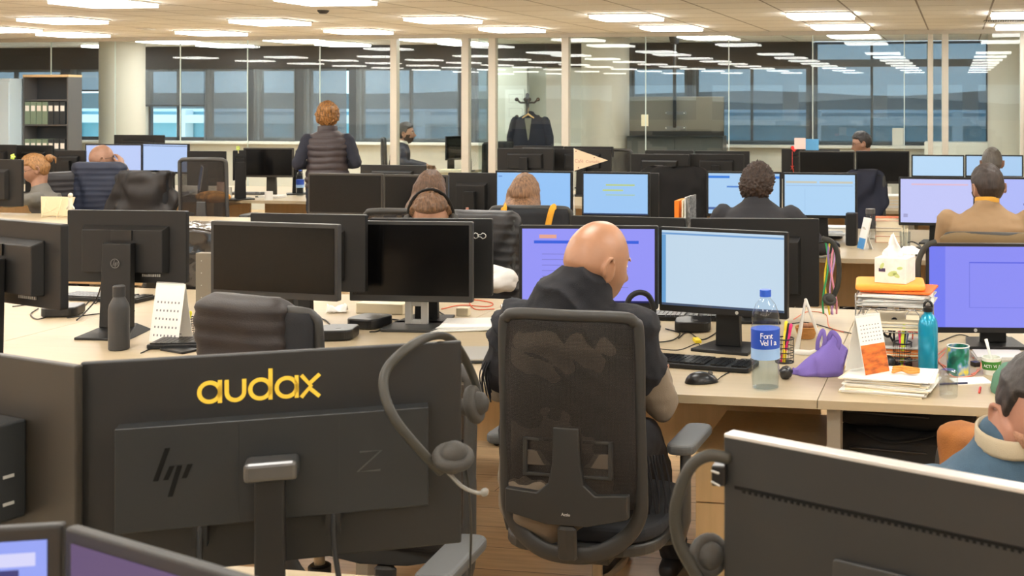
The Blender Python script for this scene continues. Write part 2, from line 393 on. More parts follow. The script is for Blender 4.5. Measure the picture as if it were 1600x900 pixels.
# ------------------------------------------------------------------ ceiling lights
LGL = bpy.data.materials.new('light_diffuser'); LGL.use_nodes = True
bn = LGL.node_tree.nodes['Principled BSDF']; bn.inputs['Emission Color'].default_value = (1, .975, .925, 1); bn.inputs['Emission Strength'].default_value = LAMP
def light(x, y, label, group=None, prev=[None]):
    if prev[0] is None:
        t = thing('ceiling_light', label, 'ceiling light', (x, y, CEIL), 0, group)
        obj('diffuser', MB().box(-.285, -.265, -.040, .285, .265, -.004), LGL, t)
        f = MB()
        for q in ((-.3,-.28,-.285,.28), (.285,-.28,.3,.28), (-.285,-.28,.285,-.265), (-.285,.265,.285,.28)): f.box(q[0], q[1], -.014, q[2], q[3], 0)
        obj('frame', f, WHITE, t); prev[0] = t
    else:
        t = copy_tree(prev[0]); t.location = (x, y, CEIL); t['label'] = label
        if group: t['group'] = group
        elif 'group' in t: del t['group']
        for ch in t.children: pass
    return t
seen = [((1283,21.5),'above the printed desks right of centre'), ((980,24),''), ((693,28),''), ((423,31.5),''), ((99,29),''), ((1600,20),''), ((1313,39),''), ((1050,41),''),
        ((801,43.5),''), ((561,46.5),''), ((331,49),''), ((115,51.5),''), ((2,43.5),''), ((163,1),''), ((510,-3),''), ((1600,39),'')]
front = {1283:'in the front row above the pale noticeboard wall', 980:'', 693:'', 423:'', 99:''}
ordn = ['rightmost', 'second from right', 'third from right', 'fourth from right', 'fifth from right', 'sixth from right', 'seventh from right']
rowA = [1600, 1283, 980, 693, 423, 99]
rowA = [((1600,20)), ((1283,21.5)), ((980,24)), ((693,28)), ((423,31.5)), ((99,29))]
rowB = [((1600,39)), ((1313,39)), ((1050,41)), ((801,43.5)), ((561,46.5)), ((331,49)), ((115,51.5))]
for k, q in enumerate(rowA):
    p = atz(q[0], q[1], CEIL); light(p.x, p.y, 'square ceiling light, %s in the front row of lights in view' % ordn[k], 'lit ceiling panels over the desks')
for k, q in enumerate(rowB):
    p = atz(q[0], q[1], CEIL); light(p.x, p.y, 'square ceiling light, %s in the row next to the glass wall' % ordn[k], 'lit ceiling panels over the desks')
for q, s_ in (((2,43.5), 'square ceiling light cut by the left edge of the picture'), ((163,1), 'square ceiling light cut by the top edge, the left one'), ((510,-3), 'square ceiling light cut by the top edge, the middle one')):
    p = atz(q[0], q[1], CEIL); light(p.x, p.y, s_, 'lit ceiling panels over the desks')
for row, nm in ((14.35, 'just behind the glass wall'), (15.6, 'near the far windows')):
    for k in range(8):
        if row > 15 and k in (1, 2): continue
        lx = .59-1.84*k
        if any(math.hypot(lx-aty(q, 150, 14.85).x, row-14.85) < .95 for q in (191, 946, 1582)): continue
        light(.59-1.84*k, row, 'square ceiling light in the glass rooms, %s %s' % (['rightmost', 'second from right', 'third from right', 'fourth from right', 'fifth from right', 'sixth from right', 'seventh from right', 'leftmost'][k], nm), 'lit ceiling panels in the glass rooms')
for y in (7.2, 5.3, 3.4, 1.5, -.4, -2.6, -5.2, -8.0):
    for k in range(-1, 9):
        x = .59-1.84*k
        if y > 6 and k in (3, 4, 5, 6) and False: continue
        light(x, y, 'square ceiling light further forward than the picture shows, mirrored in the glass wall', 'lit ceiling panels mirrored in the glass')
# sprinkler / vents
p = atz(505, 16, CEIL); single('ceiling_sensor', 'small round sensor on the ceiling left of centre', 'sensor', MB().lathe([(.05,0),(.05,-.01),(.03,-.03),(.001,-.032)], 20), DGREY, (p.x, p.y, CEIL))
p = atz(228, 45, CEIL); single('ceiling_speaker', 'small pale square speaker on the ceiling at left', 'speaker', MB().box(-.07,-.07,-.012,.07,.07,0), WHITE, (p.x, p.y, CEIL), bev=.003)
p = atz(1583, 32, CEIL); g = thing('ceiling_vent', 'white slotted air vent in the ceiling at the right edge', 'vent', (p.x, p.y, CEIL))
obj('backing', MB().box(-.29,-.1,-.006,.29,.1,0), BLK, g)
f = MB()
for k in range(24): f.box(-.285+k*.024, -.1, -.012, -.272+k*.024, .1, -.004)
obj('slats', f, WHITE, g)
# ------------------------------------------------------------------ benches of desks
def desk(x0, x1, y0, y1, label, group, legs=True):
    t = thing('office_desk', label, 'desk', ((x0+x1)/2, (y0+y1)/2, 0), 0, group); w = (x1-x0)/2; d = (y1-y0)/2
    obj('tabletop', MB().box(-w+.001, -d, DESK-.028, w-.001, d, DESK), DESKW, t, bev=.0015)
    for s_ in ((-1, 1) if legs else (-1,)):
        m = MB(); xl = s_*(w-.045)
        m.box(xl-.022, -d+.06, 0, xl+.022, -d+.13, DESK-.03).box(xl-.022, d-.13, 0, xl+.022, d-.06, DESK-.03).box(xl-.02, -d+.1, DESK-.075, xl+.02, d-.1, DESK-.03)
        obj('leg', m, LEGM, t, bev=.002)
    obj('modesty_panel', MB().box(-w+.08, -.012, .32, w-.08, .012, DESK-.03), PEDW, t)
    return t
benches = [('A', 3.66, 5.26, 'middle'), ('B', 6.92, 8.52, 'second'), ('C', 9.93, 11.53, 'third'), ('Z', .58, 2.17, 'nearest')]
place = ['at the right edge of the room', 'right of the white tissue box', 'under the bald man in black', 'left of the bald man in black', 'further left along the row', 'near the left edge of the picture', 'cut by the left edge of the picture', 'beyond the left edge of the picture']
rows = {'A': 'maple desk in the bald man in black\'s row, ', 'B': 'maple desk one row behind the bald man in black, ', 'C': 'maple desk in the row before the glass wall, ', 'Z': 'maple desk under the nearest monitors, '}
for nm, ya, yb, _ in benches:
    for k in range(8):
        xb = 2.77-1.6*k-(0 if nm == 'A' else .0); xa = xb-1.6
        if nm in 'AZ' and k > 4: continue
        if xa < X0: continue
        ordk = ['first from the right', 'second from the right', 'third from the right', 'fourth from the right', 'fifth from the right', 'sixth from the right', 'seventh from the right', 'eighth from the right'][k]
        desk(xa, xb, ya, yb, rows[nm]+ordk, 'maple desks in rows', legs=(k == 0))
# ------------------------------------------------------------------ monitors
def plan(L, R, W=None, ztop=None, D=None, yaw=None):
    """where a panel stands, from its two top corners: near ones by known width or height, far ones by depth and yaw"""
    if yaw is not None:
        mx, my = (L[0]+R[0])/2, (L[1]+R[1])/2
        if D is None: D = (H-(ztop or 1.2))*F/(my-CY)
        c = atD(mx, my, D); d = Vector((math.cos(math.radians(yaw)), math.sin(math.radians(yaw)), 0)); out = []
        for px in (L[0], R[0]):
            r = ray(px, my); det = r.x*(-d.y)+d.x*r.y; q = c-CAM
            k = (q.x*(-d.y)+d.x*q.y)/det; out.append(CAM+Vector((r.x*k, r.y*k, 0)))
        pL, pR = out; zt = c.z; DL = (pL-CAM).dot(FW)
        return pL, pR, zt, D
    k = (L[1]-CY)/(R[1]-CY)
    dx = (R[0]-CX)/F*k-(L[0]-CX)/F; dD = k-1
    DL = W/math.hypot(dx, dD) if W else (H-ztop)*F/(L[1]-CY)
    pL = atD(L[0], L[1], DL); pR = atD(R[0], R[1], DL*k)
    return pL, pR, pL.z, DL
def hp_ring(mb, x, y, z, r, th=.0006, M=None):
    n = 28
    for k in range(n):
        a0, a1 = 2*math.pi*k/n, 2*math.pi*(k+1)/n
        q = [(x+r*math.cos(a0), z+r*math.sin(a0)), (x+r*math.cos(a1), z+r*math.sin(a1)), (x+r*.86*math.cos(a1), z+r*.86*math.sin(a1)), (x+r*.86*math.cos(a0), z+r*.86*math.sin(a0))]
        mb.add([(u, y, v) for u, v in q]+[(u, y+th, v) for u, v in q], [(0,1,2,3),(4,7,6,5),(0,4,5,1),(2,6,7,3)])
    for dx, z0, z1 in ((-.36, -.45, .75), (-.02, -.45, .2), (.18, -.8, .3), (.5, -.4, .3)):
        w = .13*r; s_ = .28
        q = [(x+dx*r+z0*s_*r, z+z0*r), (x+dx*r+z0*s_*r+w, z+z0*r), (x+dx*r+z1*s_*r+w, z+z1*r), (x+dx*r+z1*s_*r, z+z1*r)]
        mb.add([(u, y, v) for u, v in q]+[(u, y+th, v) for u, v in q], [(0,1,2,3),(4,7,6,5),(0,4,5,1),(1,5,6,2),(2,6,7,3),(3,7,4,0)])
MONS = {}
def monitor(label, L, R, yb, face, W=None, ztop=None, D=None, yaw=None, scr=None, ui=None, hous=None, stand='plate', bez=.013, chin=.02, bulge=True,
            name='monitor', group=None, logo=None, depth=.022, standm=None, extend=None, roof=None, bl=None, cat='monitor'):
    pL, pR, zt, DL = plan(L, R, W, ztop, D, yaw)
    if extend:
        dv = (pR-pL); dv.z = 0; dv.normalize(); pR = Vector((pL.x, pL.y, 0))+dv*extend
    ref = DL if yaw is None else (pL.lerp(pR, .5)-CAM).dot(FW)
    zb = H-(yb-CY)*ref/F if yb else zt-.32
    c = (pL+pR)/2; w = math.hypot(pR.x-pL.x, pR.y-pL.y); a = math.atan2(pR.y-pL.y, pR.x-pL.x)
    zb = max(zb, DESK+.05); zt -= DESK; zb -= DESK; hh = zt-zb
    t = thing(name, label, cat, (c.x, c.y, DESK), math.degrees(a), group); hous = hous or BLK
    sg = 1 if face == 'front' else -1
    o = obj('housing', MB().poly(rrect(w, hh, .006, 3), 0, depth, T(0, depth, (zt+zb)/2) @ Rot('X', 90)), hous, t, bev=.0025)
    sw, y_s = w/2-bez, (-.0015 if sg == 1 else depth)
    if scr is None: sm = SCREEN_OFF
    else: sm = emis('lit_screen_%d_%d_%d' % tuple(int(v) for v in scr[:3]), scr[:3], scr[3] if len(scr) > 3 else 1.0)
    s = obj('screen', MB().box(-sw, y_s, zb+chin, sw, y_s+.0015, zt-bez), sm, t)
    if ui and sg == 1:
        m = MB(); ms = []
        for (u0, u1, v0, v1, col) in ui:   # fractions of the screen, v from the top
            x0, x1 = -sw+2*sw*u0, -sw+2*sw*u1; z1 = zt-bez-(hh-chin-bez)*v0; z0 = zt-bez-(hh-chin-bez)*v1
            mm = emis('screen_ink_%d_%d_%d' % col, col, .95)
            if mm not in ms: ms.append(mm)
            m.mi = ms.index(mm); m.box(x0, y_s-.0006, z0, x1, y_s, z1)
        obj('screen_content', m, ms, s)
    # back shell, neck and foot on the far side of the panel from its screen
    bs = 1 if sg == 1 else -1; yb0 = depth if bs == 1 else 0
    if bulge:
        m = MB(); e = .32 if bulge is True else bulge
        zc = zb+hh*.47; bw, bh = w*e, hh*.33
        y1 = yb0+bs*.03
        m.add([(-bw, yb0, zc-bh), (bw, yb0, zc-bh), (bw, yb0, zc+bh), (-bw, yb0, zc+bh), (-bw*.93, y1, zc-bh*.96), (bw*.93, y1, zc-bh*.96), (bw*.93, y1, zc+bh*.82), (-bw*.93, y1, zc+bh*.82)],
              [(0,1,2,3),(4,7,6,5),(0,4,5,1),(1,5,6,2),(2,6,7,3),(3,7,4,0)] if bs == 1 else [(3,2,1,0),(5,6,7,4),(1,5,4,0),(2,6,5,1),(3,7,6,2),(0,4,7,3)])
        obj('back_cover', m, hous, t, bev=.003)
    yn = yb0+bs*.045; stm = standm or hous
    if stand == 'plate':
        nt_ = zb+hh*.62
        obj('stand_neck', MB().add([(-.05, yn-.012, .012), (.05, yn-.012, .012), (.05, yn+.012, .012), (-.05, yn+.012, .012), (-.04, yn-.02, nt_), (.04, yn-.02, nt_), (.04, yn+.012, nt_), (-.04, yn+.012, nt_)],
            [(0,3,2,1),(4,5,6,7),(0,1,5,4),(1,2,6,5),(2,3,7,6),(3,0,4,7)]), stm, t, bev=.003)
        obj('stand_base', MB().poly([(-.115, yn-.095), (.115, yn-.095), (.09, yn+.095), (-.09, yn+.095)], 0, .012), stm, t, bev=.003)
    elif stand == 'hp':      # wide slab neck over a split plate foot, seen from behind
        nt_ = zb+hh*.57
        obj('stand_neck', MB().add([(-.066, yn-.03, .03), (.066, yn-.03, .03), (.066, yn+.0, .03), (-.066, yn+.0, .03), (-.060, yn-.018, nt_), (.060, yn-.018, nt_), (.060, yn+.012, nt_), (-.060, yn+.012, nt_)],
            [(0,3,2,1),(4,5,6,7),(0,1,5,4),(1,2,6,5),(2,3,7,6),(3,0,4,7)]), stm, t, bev=.003)
        obj('stand_base', MB().add([(-.10, yn-.13, 0), (.12, yn-.13, 0), (.07, yn+.11, 0), (-.07, yn+.11, 0), (-.10, yn-.13, .01), (.12, yn-.13, .01), (.055, yn+.03, .04), (-.055, yn+.03, .04)],
            [(0,3,2,1),(4,5,6,7),(0,1,5,4),(1,2,6,5),(2,3,7,6),(3,0,4,7)]), stm, t, bev=.003)
        m = MB(); hp_ring(m, .0, yn-.0275, zb+hh*.30, .019); obj('logo', m, GREYP, t)
        m = MB()
        for k in range(9): m.box(.07+k*.009, yb0-.005, zb+hh*.09, .075+k*.009, yb0, zb+hh*.125)
        m.box(-.085, yb0-.004, zb+hh*.09, -.07, yb0, zb+hh*.13).box(-.06, yb0-.004, zb+hh*.09, -.048, yb0, zb+hh*.13); obj('ports', m, ALU, t)
        obj('handle_slot', MB().box(-.045, yn+.01, zb+hh*.60, .045, yn+.0145, zb+hh*.74), BLK2, t)
    elif stand == 'silver':
        nt_ = zb+hh*.5
        m = MB(); m.box(-.048, yn-.008, .012, -.02, yn+.008, nt_).box(.02, yn-.008, .012, .048, yn+.008, nt_).box(-.02, yn-.008, .012, .02, yn+.008, .03).box(-.02, yn-.008, .085, .02, yn+.008, nt_)
        obj('stand_neck', m, ALU, t, bev=.002)
        obj('stand_base', MB().poly(rrect(.22, .19, .02), 0, .012, T(0, yn-.03, 0)), stm, t, bev=.003)
    if logo and sg == 1:
        m = MB(); m.lathe([(.0065, 0), (.0065, .001)], 20, M=T(logo, 0, zb+chin*.5) @ Rot('X', 90)); obj('logo', m, ALU, t, smooth=40)
    if roof: pass
    MONS[t.name] = (w, zt, zb); return t
# ------------------------------------------------------------------ office chair
MESH = sheer('chair_mesh', (42,37,33), .34, (255,255,255), 190)
SEATF = mat('seat_fabric', (34,36,40), .9, bump=.5, bs=600)
CHF = mat('chair_frame', (50,50,48), .45, bump=.1, bs=700)
def chair(label, x, y, rz, W_=.44, zt=1.05, zb=.46, back='mesh', arms=True, group=None, yb_=-.23, tilt=.03, detail=False, seat=.46, frame=None):
    t = thing('office_chair', label, 'office chair', (x, y, 0), rz, group); fr = frame or CHF
    hw = W_/2; path = []
    def yy(z, u=0): return yb_-tilt*(z-zb)/(zt-zb)+.05*(1-(abs(u)/hw)**2)*0-.0
    pr = [(-hw-.002, zb+.17), (-hw-.002, zb+.30), (-hw, (zb+zt)/2+.05), (-hw+.0, zt-.05), (-hw+.012, zt-.014), (-hw+.045, zt), (0, zt+.004), (hw-.045, zt), (hw-.012, zt-.014), (hw, zt-.05), (hw, (zb+zt)/2+.05), (hw+.002, zb+.30), (hw+.002, zb+.17),
          (hw-.008, zb+.10), (hw-.05, zb+.045), (hw*.40, zb+.008), (0, zb), (-hw*.40, zb+.008), (-hw+.05, zb+.045), (-hw+.008, zb+.10)]
    pts = [Vector((u, yy(z)+.035*(abs(u)/hw)**2, z)) for u, z in pr]
    # smooth closed
    n = len(pts); sm = []
    for i in range(n):
        a, b, c, d = pts[i-1], pts[i], pts[(i+1) % n], pts[(i+2) % n]
        for k in range(4):
            q = k/4; sm.append(.5*((2*b)+(c-a)*q+(2*a-5*b+4*c-d)*q*q+(3*b-a-3*c+d)*q**3))
    def fw(z): return .0165+.008*max(0, min(1, (zb+.22-z)/.2))
    obj('back_frame', MB().tube(sm, [(fw(p.z), .012) for p in sm], 12, up=(0, 1, 0), closed=True), fr, t, smooth=True)
    def sf(u, v):
        z = zb+.13+(zt-zb-.13)*v; k = 1
        if v > .96: k = 1-(v-.96)*1.2
        x_ = (u*2-1)*(hw-.008)*k; return (x_, yy(z)+.035*(x_/hw)**2-.012*math.sin(v*math.pi), z)
    obj('back_mesh' if back == 'mesh' else 'back_pad', MB().sheet(sf, 12, 16, .002 if back == 'mesh' else .03), MESH if back == 'mesh' else SEATF, t, smooth=True)
    yb2 = yb_-.02
    mb = MB(); zc = zb+.12
    pl = [(-hw+.02, zc+.065), (-hw+.02, zc), (-.06, zc-.028), (.06, zc-.028), (hw-.02, zc), (hw-.02, zc+.065), (.085, zc+.058), (.052, zc+.085), (.04, zc+.14), (.037, zc+.24), (-.037, zc+.24), (-.04, zc+.14), (-.052, zc+.085), (-.085, zc+.058)]
    mb.poly(pl, -.012, .012, T(0, yb2, 0) @ Rot('X', 90)); obj('back_support', mb, fr, t, bev=.004)
    if detail:
        z0, z1 = zc+.10, zc+.205
        for s_ in (-1, 1):
            m = MB()
            for q in ((.045, z0, .13, z0+.008), (.045, z1-.008, .13, z1), (.118, z0, .13, z1)):
                xa, xb = sorted((s_*q[0], s_*q[2])); m.box(xa, yb2+.0, q[1], xb, yb2+.012, q[3])
            obj('lumbar_frame', m, fr, t, bev=.002)
        for s_ in (-1, 1):
            xa, xb = sorted((s_*.04, s_*.12)); obj('lumbar_pad', MB().box(xa, yb2+.004, z0+.028, xb, yb2+.010, z1-.035), mat('lumbar_pad', (78,70,60), .7), t, bev=.003)
        ft = text_mesh('Actiu', .012, mat('chair_badge', (200,200,196), .4)); ft.parent = t; ft.location = (-.012, yb2-.0135, zc+.0); ft.name = 'logo'
    st = MB(); prof = rrect(.47, .45, .12, 6)
    st.poly(prof, seat-.07, seat-.035, T(0, .02, 0)); obj('seat_shell', st, fr, t, bev=.01)
    st = MB(); st.poly(prof, seat-.035, seat+.012, T(0, .02, 0)); obj('seat', st, SEATF, t, bev=.018)
    obj('mechanism', MB().box(-.09, -.16, seat-.11, .09, .10, seat-.07).tube([(0, -.1, seat-.09), (0, yb2+.005, seat-.06), (0, yb2+.0, zb+.08)], [(.030, .012)]*3, 8, up=(0, 1, .01)), fr, t, bev=.004)
    obj('gas_column', MB().lathe([(.025, .09), (.025, .22), (.016, .221), (.016, seat-.12)], 16), mat('column_metal', (150,140,125), .35, .7), t, smooth=40)
    obj('column_sleeve', MB().lathe([(.032, .10), (.034, .25), (.028, .255)], 16), BLK, t, smooth=40)
    m = MB(); cas = []
    for k in range(5):
        a = math.radians(72*k+20); d = Vector((math.cos(a), math.sin(a), 0))
        m.tube([d*.02+Vector((0, 0, .115)), d*.16+Vector((0, 0, .10)), d*.30+Vector((0, 0, .075))], [(.024, .02), (.02, .016), (.014, .012)], 8, up=(0, 0, 1)); cas.append(d*.30)
    obj('star_base', m, fr, t, smooth=True)
    for d in cas:
        obj('caster', MB().lathe([(.012, -.022), (.027, -.018), (.027, .018), (.012, .022)], 14, M=T(d.x, d.y, .027) @ Rot('Z', math.degrees(math.atan2(d.y, d.x))) @ Rot('X', 90)).cbox((d.x, d.y, .055), (.03, .03, .03)), BLK2, t, smooth=50)
    if arms:
        for s_ in (-1, 1):
            xa = s_*.275
            obj('armrest', MB().poly(rrect(.085, .25, .03, 4), .665, .695, T(xa, .03, 0)), mat('armrest_pad', (78,80,80), .5), t, bev=.01)
            obj('arm_post', MB().tube([(s_*.2, -.02, seat-.08), (s_*.262, -.02, seat-.07), (xa, -.02, seat-.02), (xa, -.02, .668)], [(.028, .015)]*4, 10, up=(0, 0, 1) if False else None), fr, t, smooth=True)
    return t
def text_mesh(s, size, m, ext=.0006, bold=False, name='lettering'):
    cu = bpy.data.curves.new(name, 'FONT'); cu.body = s; cu.size = size; cu.extrude = ext; cu.resolution_u = 3
    o = bpy.data.objects.new(name, cu); COL.objects.link(o); cu.materials.append(m); o.rotation_euler = (math.pi/2, 0, 0)
    return o
def draped(label, x, y, rz, W_, zt, zb, m, quilt=0, name='padded_jacket', th=.05, yb_=-.25, cat='jacket', seed=1, folds=.012, group=None, slope=0, parts=None):
    """a garment hanging over a chair back: closed shell around the backrest, shoulders rounded, hem below"""
    nz, na = 44, 56; vs = []; fs = []
    for i in range(nz+1):
        v = i/nz; z = zb+(zt-zb)*v
        k = 1.0 if v < .93 else 1-.25*((v-.93)/.07)**2.5
        kk = 1.0 if v < .92 else math.sqrt(max(0, 1-.94*((v-.92)/.08)**2))
        k = max(k, .0) if v > .9 else k
        ww = W_/2*k*(1+.10*(1-v)*slope); dd = th*kk*(1+.25*(1-v))
        for j in range(na):
            a = 2*math.pi*j/na; ca, sa = math.cos(a), math.sin(a)
            px = ww*(abs(ca)**.55)*(1 if ca >= 0 else -1); py = dd*(abs(sa)**.7)*(1 if sa >= 0 else -1)
            n3 = noise.noise(Vector((px*6+seed*7, z*5, py*6+seed)))
            n4 = noise.noise(Vector((px*22+seed*3, z*9+px*8, py*10)))
            r = 1.0; q = 0
            if quilt: q = quilt*.006*(abs(math.sin(math.pi*(z+.012*n3)/.046))**.5-.6)
            dq = folds*n3+folds*.8*n4+q+folds*.5*math.sin(px*38+z*22*math.sin(seed)+4*n3)
            vs.append((px*(1+dq/ max(.08, W_/2)), yb_+py+dq*(1 if sa >= 0 else -1)*min(1, abs(sa)*2), z+.01*n3*(v > .5)))
    for i in range(nz):
        for j in range(na): fs.append((i*na+j, i*na+(j+1) % na, (i+1)*na+(j+1) % na, (i+1)*na+j))
    fs += [list(range(na))[::-1], list(range(nz*na, (nz+1)*na))]
    o = single(name, label, cat, MB().add(vs, fs), m, (x, y, 0), rz, group, smooth=True)
    return o
# ------------------------------------------------------------------ people
def solid(mb, name, vox=.008, smooth=6, disp=None):
    """union of the closed pieces in mb as one continuous surface"""
    me = mb.mesh('tmp'); o = bpy.data.objects.new('tmp', me); COL.objects.link(o)
    r = o.modifiers.new('r', 'REMESH'); r.mode = 'VOXEL'; r.voxel_size = vox; r.use_smooth_shade = True
    if smooth:
        s = o.modifiers.new('s', 'SMOOTH'); s.factor = .5; s.iterations = smooth
    dg = bpy.context.evaluated_depsgraph_get(); out = bpy.data.meshes.new_from_object(o.evaluated_get(dg))
    bpy.data.objects.remove(o); bpy.data.meshes.remove(me); out.name = name
    if disp:
        ns = [v.normal.copy() for v in out.vertices]
        for v, n_ in zip(out.vertices, ns): v.co += n_*disp(v.co, n_)
    out.polygons.foreach_set('use_smooth', [True]*len(out.polygons))
    return out
def g3(x, s): return math.exp(-(x/s)**2)
def head_point(d):
    x, y, z = .076*d.x, .093*d.y, .120*d.z
    if d.y < 0: y *= 1.10+.05*max(0, d.z)
    if d.z < -.1:
        t = (-d.z-.1)/.9; x *= 1-.42*t**1.3
        if d.y < 0: y *= 1-.5*t
        else: y = y*(1-.10*t)+.030*t*max(0, d.y)
    if d.z > .5: z *= .97
    if d.y > 0:
        y *= .95
        y += .026*g3(x, .011)*g3(z+.030, .014)*(1) + .013*g3(x, .009)*g3(z+.008, .022)
        y -= .010*(g3(x-.031, .017)+g3(x+.031, .017))*g3(z-.006, .013)
        y += .004*(g3(x-.03, .02)+g3(x+.03, .02))*g3(z-.027, .009)
        y += .007*g3(x, .02)*(g3(z+.062, .006)+g3(z+.075, .006))-.003*g3(x, .02)*g3(z+.068, .003)
        y += .008*g3(x, .02)*g3(z+.105, .016)
        y += .004*(g3(x-.045, .015)+g3(x+.045, .015))*g3(z+.03, .02)
    return Vector((x, y, z))
def head_piece(mb, M, nu=64, nv=56, fn=head_point, ears=True):
    vs = []; fs = []
    for i in range(nv+1):
        th = math.pi*(i+.001)/(nv+.002)
        for j in range(nu):
            ph = 2*math.pi*j/nu; vs.append(fn(Vector((math.sin(th)*math.cos(ph), math.sin(th)*math.sin(ph), -math.cos(th)))))
    for i in range(nv):
        for j in range(nu): fs.append((i*nu+j, i*nu+(j+1) % nu, (i+1)*nu+(j+1) % nu, (i+1)*nu+j))
    fs += [list(range(nu))[::-1], list(range(nv*nu, (nv+1)*nu))]; mb.add(vs, fs, M)
    if ears:
        for s_ in (-1, 1):
            pts = []
            for k in range(13):
                a = math.radians(215-k*25); rx, rz = .0165, .032
                zz = -.014+rz*math.sin(a)*(1 if math.sin(a) > 0 else .95); yy = -.012-rx*math.cos(a)*(-1)-.004*math.sin(a)
                pts.append((s_*(.081+.010*(yy < -.014)+.004*math.sin(a)), yy-.008, zz))
            mb.tube(pts, [.0060]*8+[.0065, .007, .0075, .007, .006], 8, M=M)
            mb.ball((s_*.077, -.017, -.014), (.0085, .0165, .029), 12, M)
            mb.ball((s_*.080, -.010, -.024), (.004, .005, .010), 8, M)
def hair_piece(style, seed=1, t=.014, nu=110, nv=84):
    def fn(d):
        p = head_point(d); z, y = d.z, d.y; m = 0
        def ss(e0, e1, v): v = max(0, min(1, (v-e0)/(e1-e0))); return v*v*(3-2*v)
        line = .42 if y > .25 else (-.02 if y > -.05 else -.50)
        if -.05 < y <= .25: line = -.02+(.42+.02)*ss(-.05, .35, y)*1.1
        elif y <= -.05: line = -.50+(.48)*ss(-.55, -.05, y)
        else: line = .44+.12*ss(.25, .9, y)
        if style in ('long', 'bun', 'updo'): line -= .06
        if style == 'recede': line += .16*(y > .2)
        m = ss(line-.07, line+.05, z)
        n1 = noise.noise(Vector((d.x*5+seed*11, d.y*5, d.z*5))); n2 = noise.noise(Vector((d.x*16+seed*5, d.y*16, d.z*16)))
        az = math.atan2(d.y, d.x)
        if style == 'curly': th = t*(1.5+.5*n1)+.013*n2+.011*noise.noise(Vector((d.x*34, d.y*34, d.z*34)))
        elif style == 'updo': th = t*(1.6+.7*n1)+.014*n2+.010*noise.noise(Vector((d.x*36, d.y*36, d.z*36)))
        elif style == 'fringe': th = t*(1.1+.5*n1)+.004*n2+.008*max(0, d.z)*max(0, .5+d.y)
        elif style in ('long', 'bun'): th = t*(.9+.2*n1)+.0016*math.sin(az*46+3*n1)
        else: th = t*(.8+.25*n1)+.0015*n2
        if style in ('short', 'recede', 'buzz') : th *= .45+.55*ss(-.3, .6, z)
        s_ = th*m-.007*(1-m); L = p.length; return p*(1+s_/L)
    mb = MB(); head_piece(mb, None, nu, nv, fn, ears=False); return mb
def limb(mb, pts, rad, seg=14): mb.tube(bezier(pts, 12) if len(pts) > 2 else pts, None or interp(rad, len(bezier(pts, 12)) if len(pts) > 2 else len(pts)), seg)
def interp(r, n):
    out = []; k = len(r)-1
    for i in range(n):
        t = i/(n-1)*k; a = min(int(t), k-1); out.append(r[a]+(r[a+1]-r[a])*(t-a))
    return out
def hand_mesh(w, d, palm_dn=(0,0,-1), curl=.5, side=1, sc=1.0):
    """right/left hand at wrist w pointing along d; five fingers bent by curl"""
    d = Vector(d).normalized(); n_ = Vector(palm_dn); n_ = (n_-d*n_.dot(d)).normalized(); s = d.cross(n_)*side
    M = Matrix(((s.x, d.x, n_.x, w[0]), (s.y, d.y, n_.y, w[1]), (s.z, d.z, n_.z, w[2]), (0, 0, 0, 1))) @ Matrix.Scale(sc, 4); mb = MB()
    mb.tube([(0, -.02, 0), (0, .02, 0), (0, .06, 0), (0, .085, .002)], [(.024, .018), (.030, .015), (.038, .014), (.036, .011)], 12, up=(0, 0, 1), M=M)
    for x, L, o in ((-.028, .066, .082), (-.0095, .076, .088), (.0095, .070, .086), (.028, .055, .078)):
        p = [Vector((x, o-.02, 0))]; a = 0
        for k, f_ in enumerate((.45, .32, .23)):
            a += curl*(.45, .6, .5)[k]*1.4; p.append(p[-1]+Vector((x*.04, math.cos(a)*(L*f_+(.02 if k == 0 else 0)), math.sin(a)*(L*f_+(.01 if k == 0 else 0)))))
        mb.tube(p, [.009, .0085, .0078, .0068], 8, M=M)
    mb.tube([(-.022, .012, .004), (-.042, .034, .012), (-.050, .058, .020), (-.047, .078, .026)], [.013, .0115, .0095, .008], 8, M=M)
    return mb
